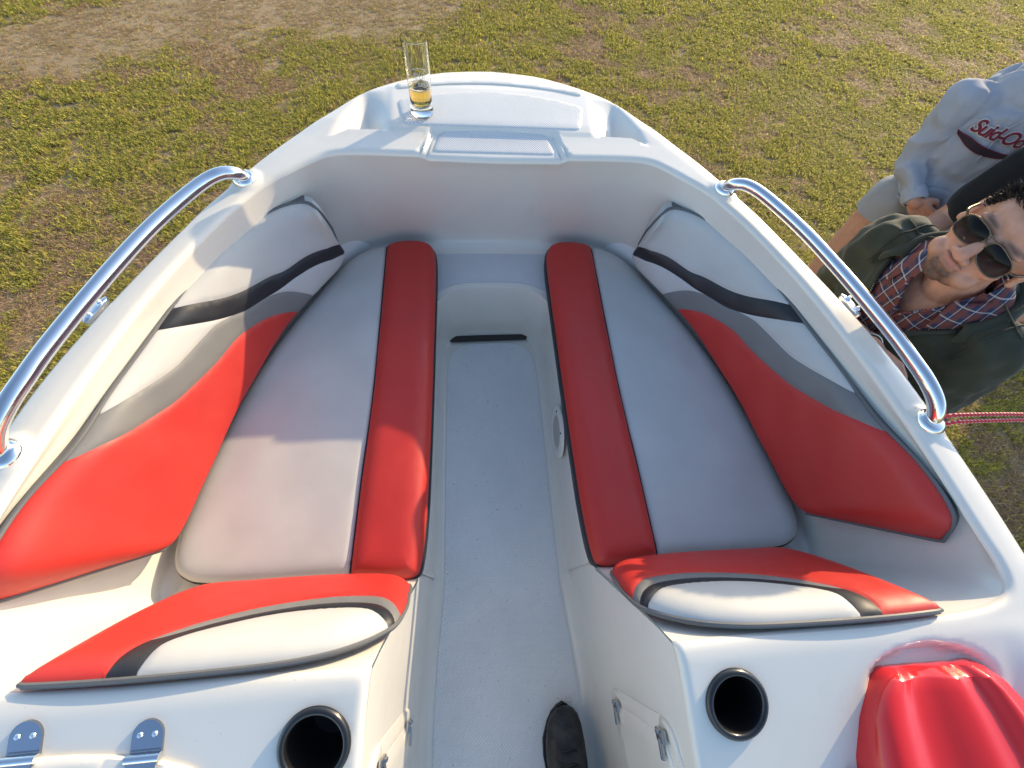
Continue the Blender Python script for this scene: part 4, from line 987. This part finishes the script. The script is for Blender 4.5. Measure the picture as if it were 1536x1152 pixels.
for s in (1, -1):   # collar leaves
    L_ = []
    for k, t in enumerate(np.linspace(0, 1, 14)):
        a = R_(10+132*t)*s; x_, y_ = .082*math.sin(a)-.006*t, .026-.074*math.cos(a); o_2 = A3(math.sin(a), -math.cos(a), 0); zb = 1.425-.040*t**2
        fall = .030+.030*t**2; L_.append([A3(x_, y_, zb-.02), A3(x_, y_, zb)+o_2*.003, A3(x_, y_, zb+.006)+o_2*.009, A3(x_, y_, zb)+o_2*.016, A3(x_, y_, zb-fall*.5)+o_2*(.022+.012*t), A3(x_, y_, zb-fall)+o_2*(.026+.020*t)])
    V, F = grid(L_); c_o = obj('shirt_collar', V, flipf(F, s), PL, sh1, sharp=None); q_ = c_o.modifiers.new('thick', 'SOLIDIFY'); q_.thickness = .0025
    zz = np.linspace(1.10, 1.375, 22); P = np.array([(-.014+s*(float(vw(z))+.004), surf_y(Vs1, -.014+s*(float(vw(z))+.008), z)+.002, z) for z in zz]); P[1:-1] = (P[:-2]+2*P[1:-1]+P[2:])/4
    obj('placket', *tube(P, .006, 8, flat=.6), PL, sh1, sharp=None)
trousers('trousers', cloth('dark_denim', (.035, .04, .055)), p1); shoes(p1)
# sunglasses
GLD = mat('dark_lens', (.020, .013, .011), .10, coat=.0, spec=.12); basecol(GLD, (lambda z: ramp(GLD, z, [(.25, (.045, .026, .023)), (.60, (.006, .005, .005))]))((lambda s_: s_.outputs[2])((lambda n_: (link(GLD, coords(GLD, 'Generated'), n_.inputs[0]), n_)[1])(node(GLD, 'ShaderNodeSeparateXYZ')))))
FRM = mat('sunglass_frame', (.16, .13, .095), .3, metal=1)
sg = empty('sunglasses', (0, 0, 0)); sg.parent = p1
def lens_pt(s, a, k=1.0, dy=0):
    # rounded-square aviator outline
    ca, sa = math.cos(a), math.sin(a); r = 1/(abs(ca)**2.8+abs(sa)**2.8)**(1/2.8)
    x_ = .0290*r*ca; z_ = .0200*r*sa-(.0045*(x_/.0285) if True else 0)*1.0-.003*(sa < 0)*abs(sa)
    x_ *= k; z_ *= k; X = s*(.0345+x_); return A3(X, .1035+dy-1.15*max(0, abs(X)-.012)**2*6.5+.004*(1-k*k), -.004+z_)
for s in (1, -1):
    an = np.linspace(0, 2*math.pi, 40, endpoint=False); rings = [[lens_pt(s, a, k) for a in an] for k in (1, .85, .65, .4, .15, .01)]; V, F = grid(rings, close_v=True)
    obj('lens', T1(V), flipf(F, s), GLD, sg, sharp=None)
    ring = np.array([lens_pt(s, a, 1.02) for a in np.linspace(0, 2*math.pi, 49)]); obj('rim', T1(tube(ring, .0017, 8)[0]), tube(ring, .0017, 8)[1], FRM, sg, sharp=None)
    tp = spline([tuple(lens_pt(s, .35, 1.03)), (s*.0735, .078, .004), (s*.0795, .040, .006), (s*.0835, -.004, .006), (s*.082, -.022, -.006)], 6); V, F = tube(tp, .0026, 8, flat=.8); obj('temple', T1(V), F, FRM, sg, sharp=None)
V, F = tube(spline([tuple(lens_pt(-1, 2.75, 1.0)), (-.004, .1065, .004), (.004, .1065, .004), tuple(lens_pt(1, 2.75, 1.0))], 6), .0016, 8); obj('bridge', T1(V), F, FRM, sg, sharp=None)
V, F = tube(spline([tuple(lens_pt(-1, 2.2, 1.0)), (-.0, .1045, .0150), tuple(lens_pt(1, 2.2, 1.0))], 6), .0015, 8); obj('brow_bar', T1(V), F, FRM, sg, sharp=None)
# wrist watch
V, F = lathe([(.0315, -.009), (.0335, -.009), (.0335, .009), (.0315, .009)], segs=28, ax=(hR-eR)); 
obj('watch_strap', V+hR-.16*(hR-eR)*.5, F, mat('watch_strap', (.55, .53, .50), .35, metal=1), p1)

# ---- the man in a grey hoodie
p2 = person((2.020, 1.535), 250, 'man in a light grey hooded sweatshirt with dark red lettering and grey shorts, hands clasped')
T2_, T2i = headT((0, .03, 1.665), -10, -6)
sR, sL = A3(.190, 0, 1.375), A3(-.190, 0, 1.375); eR, eL = A3(.185, .015, 1.135), A3(-.25, .005, 1.12); hR, hL = A3(.135, .185, 1.075), A3(-.02, .215, 1.045)
bodyp = head_pieces(T2_)+[ellip((0, -.01, 1.28), (.165, .10, .17)), ellip((0, 0, 1.06), (.145, .095, .17)), capsule((-.15, -.005, 1.365), .055, (.15, -.005, 1.365), .055), capsule((-.05, -.01, 1.40), .05, (.05, -.01, 1.40), .05)]
bodyp += chain([sR, eR, hR], [.05, .034, .020])+chain([sL, eL, hL], [.05, .034, .020])+hand(hR, (-.80, .25, -.45), (.35, .9, .25), -1, .62, .8)+hand(hL, (.82, .18, -.45), (-.3, .9, .25), 1, .75, .8)+legs_pieces(.90, .115)
V, F, N = fuse(bodyp, .0036, 2); b2 = obj('body', V, F, SKIN, p2, sharp=None); vcol(b2, 'skin_tone', skin_cols(V, T2i, False)); hair('hair', T2_, p2, 2600, seed=5)
HD = cloth('grey_marl_fleece', (.37, .385, .43), .9, 900, .3, .88)
hp_ = [ellip((0, -.005, 1.255), (.185, .132, .20)), ellip((0, .004, 1.06), (.163, .130, .16)), capsule((-.155, -.01, 1.368), .070, (.155, -.01, 1.368), .070), capsule((-.06, -.02, 1.43), .062, (.06, -.02, 1.43), .062), ellip((0, -.10, 1.40), (.12, .075, .085))]
hp_ += chain([sR, eR, eR+.86*(hR-eR)], [.066, .051, .041])+chain([sL, eL, eL+.86*(hL-eL)], [.076, .066, .043])
V, F, N = fuse(hp_, .008, 5); V = folds(V, N, .013, 11, 3.3, (1, 1, .9)); V, F = keepf(V, F, lambda c: ~((np.hypot(c[:, 0], c[:, 1]+.005) < .070) & (c[:, 2] > 1.42)) & (c[:, 2] > .905))
hd = obj('hoodie', V, F, HD, p2, sharp=None); Vh = V
for q, e_ in ((hR, eR), (hL, eL)):
    c = e_+.86*(q-e_); V, F = lathe([(.037, -.03), (.041, -.03), (.0425, -.015), (.0425, .02), (.039, .03), (.034, .03)], segs=28, ax=(q-e_)); obj('cuff', V+c, F, HD, hd, sharp=None)
HR_ = [[(.87*r*.19*math.cos(t), r*.142*math.sin(t)+.004, z) for t in np.linspace(0, 2*math.pi, 48, endpoint=False)] for r, z in ((.97, .965), (1.0, .955), (1.0, .925), (.98, .90), (.96, .898))]
ht_ = [[((.078+.020*math.cos(q))*math.cos(t), -.020+(.080+.022*math.cos(q))*math.sin(t), 1.452-.030*math.sin(t)+.030*math.sin(q)) for q in np.linspace(0, 2*math.pi, 14, endpoint=False)] for t in np.linspace(0, 2*math.pi, 40, endpoint=False)]
V, F = grid(ht_, close_u=True, close_v=True); obj('hood', V, F, HD, hd, sharp=None)
obj('waistband', *grid(HR_, close_v=True, flip=True), HD, hd, sharp=None)
def hy(x, z): return surf_y(Vh, x, z)
# kangaroo pocket and drawstrings
pk = []
for z in np.linspace(.965, 1.115, 10):
    w_ = np.interp(z, [.965, 1.02, 1.115], [.155, .15, .09]); pk.append([A3(x, hy(x, z)+.006, z) for x in np.linspace(-w_, w_, 18)])
V, F = grid(pk, flip=True); po = obj('pocket', V, F, HD, hd, sharp=None); q_ = po.modifiers.new('thick', 'SOLIDIFY'); q_.thickness = .007
for s in (1, -1): obj('drawstring', *tube(spline([(s*.03, .075, 1.44), (s*.034, .125, 1.41), (s*.042, hy(s*.042, 1.35)+.006, 1.36), (s*.046, hy(s*.046, 1.30)+.006, 1.28), (s*.040, hy(s*.04, 1.25)+.006, 1.245)], 6), .0030, 8), HD, hd, sharp=None)
LET = mat('dark_red_felt', (.15, .012, .025), .85); LETO = mat('pale_felt_edge', (.55, .50, .48), .85); LETD = mat('dark_felt', (.028, .012, .018), .85)
def lettering(txt, size, x0, z0, slope, m, name, offset=0.0, lift=.010, shear=.30):
    cu = bpy.data.curves.new('t', 'FONT'); cu.body = txt; cu.size = size; cu.shear = shear; cu.offset = offset; cu.resolution_u = 4; cu.space_character = .88
    t = bpy.data.objects.new('t', cu); COL.objects.link(t); dg = bpy.context.evaluated_depsgraph_get(); dg.update(); m2 = bpy.data.meshes.new_from_object(t.evaluated_get(dg)); bpy.data.objects.remove(t)
    bm = bmesh.new(); bm.from_mesh(m2); bmesh.ops.triangulate(bm, faces=bm.faces[:])
    for _ in range(2): bmesh.ops.subdivide_edges(bm, edges=[e for e in bm.edges if e.calc_length() > .012], cuts=1, use_grid_fill=True); bmesh.ops.triangulate(bm, faces=bm.faces[:])
    bm.verts.index_update(); A = np.array([v.co[:] for v in bm.verts]); F = [tuple(v.index for v in f.verts) for f in bm.faces]; bm.free()
    X = x0-A[:, 0]; Z = z0+A[:, 1]+slope*A[:, 0]; Y = np.array([hys(x, z) for x, z in zip(X, Z)])+lift
    return obj(name, np.column_stack([X, Y, Z]), F, m, hd, smooth=False)
gx_, gz_ = np.linspace(-.19, .19, 20), np.linspace(1.16, 1.40, 14); tab = np.array([[hy(x, z) for x in gx_] for z in gz_])
for _ in range(2): tab[1:-1, 1:-1] = (tab[1:-1, 1:-1]*2+tab[:-2, 1:-1]+tab[2:, 1:-1]+tab[1:-1, :-2]+tab[1:-1, 2:])/6
def hys(x, z):
    i = np.clip((x-gx_[0])/(gx_[1]-gx_[0]), 0, 18.999); j = np.clip((z-gz_[0])/(gz_[1]-gz_[0]), 0, 12.999); a, b = int(i), int(j); u, v = i-a, j-b
    return (tab[b, a]*(1-u)+tab[b, a+1]*u)*(1-v)+(tab[b+1, a]*(1-u)+tab[b+1, a+1]*u)*v
lettering('Suid-Oos', .060, .142, 1.326, -.03, LETO, 'lettering_edge', .0040, .0105); lettering('Suid-Oos', .060, .142, 1.326, -.03, LET, 'lettering', .0015, .0125)
def swoosh(m, g, lift, name):
    xs = np.linspace(0, 1, 30); up, lo = [], []
    for t in xs:
        x_ = .160-.27*t; zc_ = 1.306-.008*t-.020*math.sin(math.pi*min(1, t*1.1)); w_ = (.003+.011*math.sin(math.pi*min(1, t*1.15+.12))**.7)*(1-.4*t)
        if t < .16: w_ *= .35+t*4
        up.append(A3(x_, 0, zc_+w_+g)); lo.append(A3(x_, 0, zc_-w_-g))
    up[0][0] += .012; up[0][2] += .006; V, F = grid([up, lo]); V[:, 1] = [hys(x, z)+lift for x, _, z in V]; return obj(name, V, [f[::-1] for f in F], m, hd, smooth=False)
swoosh(LET, .0028, .0105, 'swoosh_edge'); swoosh(LETD, -.0005, .0125, 'swoosh')
trousers('shorts', cloth('grey_shorts', (.34, .34, .34), .9, 900, .3, .9), p2, .91, .115, 1.22, 8, .96); shoes(p2, .115, (.30, .29, .27))

# ---- the man in the black T-shirt, mostly behind the first one
p3 = person((1.985, 1.075), 196, 'man in a black T-shirt standing half hidden behind the man in sunglasses')
T3_, T3i = headT((0, .03, 1.64), 0, 0)
sR, sL = A3(.190, 0, 1.355), A3(-.190, 0, 1.355); eR, eL = A3(.235, .02, 1.085), A3(-.25, .0, 1.08); hR, hL = A3(.20, .245, 1.02), A3(-.16, .20, .95)
bodyp = head_pieces(T3_)+[ellip((0, -.01, 1.26), (.165, .10, .17)), ellip((0, 0, 1.04), (.145, .095, .17)), capsule((-.15, -.005, 1.365), .055, (.15, -.005, 1.365), .055), capsule((-.06, -.01, 1.41), .05, (.06, -.01, 1.41), .05)]
bodyp += chain([sR, eR, hR], [.056, .047, .031])+chain([sL, eL, hL], [.054, .045, .029])+hand(hR, (-.35, .85, -.2), (.3, .1, 1), -1, .6, .6)+hand(hL, (.5, .6, -.5), (-.2, .6, .6), 1, .6, .6)+legs_pieces(.88)
V, F, N = fuse(bodyp, .0055, 3); b3 = obj('body', V, F, SKIN, p3, sharp=None); vcol(b3, 'skin_tone', skin_cols(V, T3i, False)); hair('hair', T3_, p3, 2200, seed=9)
BT_ = cloth('black_cotton', (.012, .013, .015), .9, 900, .25, .8)
tp_ = [ellip((0, -.005, 1.235), (.195, .135, .20)), ellip((0, .0, 1.03), (.18, .13, .19)), capsule((-.15, -.01, 1.35), .068, (.15, -.01, 1.35), .068), capsule((-.06, -.015, 1.405), .058, (.06, -.015, 1.405), .058)]
for s_, e_ in ((sR, eR), (sL, eL)): tp_ += chain([s_, s_+.72*(e_-s_)], [.078, .068])
V, F, N = fuse(tp_, .009, 4); V = folds(V, N, .008, 9, 7.7); V, F = keepf(V, F, lambda c: ~((np.hypot(c[:, 0], c[:, 1]) < .072) & (c[:, 2] > 1.40)) & (c[:, 2] > .87)); obj('t_shirt', V, F, BT_, p3, sharp=None)
trousers('shorts', cloth('dark_shorts', (.03, .03, .035)), p3, .55, .10, 1.2, 6); shoes(p3, .10, (.08, .08, .08))
# ------------------------------------------------------------------ light, camera
SUN_AZ, SUN_EL = R_(41), R_(18.7)
w = bpy.data.worlds.new('World'); S.world = w; w.use_nodes = True
nt = w.node_tree; bg = nt.nodes['Background']; sky = nt.nodes.new('ShaderNodeTexSky')
sky.sky_type = 'NISHITA'; sky.sun_disc = False; sky.sun_elevation = SUN_EL; sky.sun_rotation = math.pi/2-SUN_AZ; sky.air_density = 1.0; sky.dust_density = 1.0; sky.ozone_density = 1.5
nt.links.new(sky.outputs[0], bg.inputs['Color']); bg.inputs['Strength'].default_value = .15
sl = bpy.data.lights.new('sun', 'SUN'); sl.energy = 2.5; sl.angle = R_(.5); sl.color = (1.0, .79, .49)
so_ = bpy.data.objects.new('sun', sl); COL.objects.link(so_); so_.location = (6, 5, 6)
sd = Vector((math.cos(SUN_AZ)*math.cos(SUN_EL), math.sin(SUN_AZ)*math.cos(SUN_EL), math.sin(SUN_EL)))
so_.rotation_euler = sd.to_track_quat('Z', 'Y').to_euler()
cd = bpy.data.cameras.new('camera'); cam = bpy.data.objects.new('camera', cd); COL.objects.link(cam)
def cam_axes(yaw, pitch, roll):
    cy, sy, cp, sp, cr, sr = math.cos(yaw), math.sin(yaw), math.cos(pitch), math.sin(pitch), math.cos(roll), math.sin(roll)
    f = np.array([sy*cp, cy*cp, -sp]); r0 = np.array([cy, -sy, 0]); u0 = np.cross(r0, f)
    return cr*r0+sr*u0, -sr*r0+cr*u0, f
cR, cU, cF = cam_axes(R_(11.50191808), R_(62.22397966), R_(8.86483601))
Mc = Matrix([list(cR)+[0], list(cU)+[0], list(-cF)+[0], [0, 0, 0, 1]]).transposed()
Mc.translation = Vector((-.07438483, 0, 1.4+G)); cam.matrix_world = Mc
cd.sensor_width = 36; cd.lens = 36*628.8454553/1536; cd.clip_start = .02; cd.clip_end = 400
S.camera = cam
S.view_settings.view_transform = 'Standard'; S.view_settings.look = 'None'; S.view_settings.gamma = 1; S.view_settings.exposure = 1.18
S.render.resolution_x, S.render.resolution_y = 1024, 768
S.cycles.max_bounces = 8; S.cycles.transmission_bounces = 8; S.cycles.transparent_max_bounces = 12
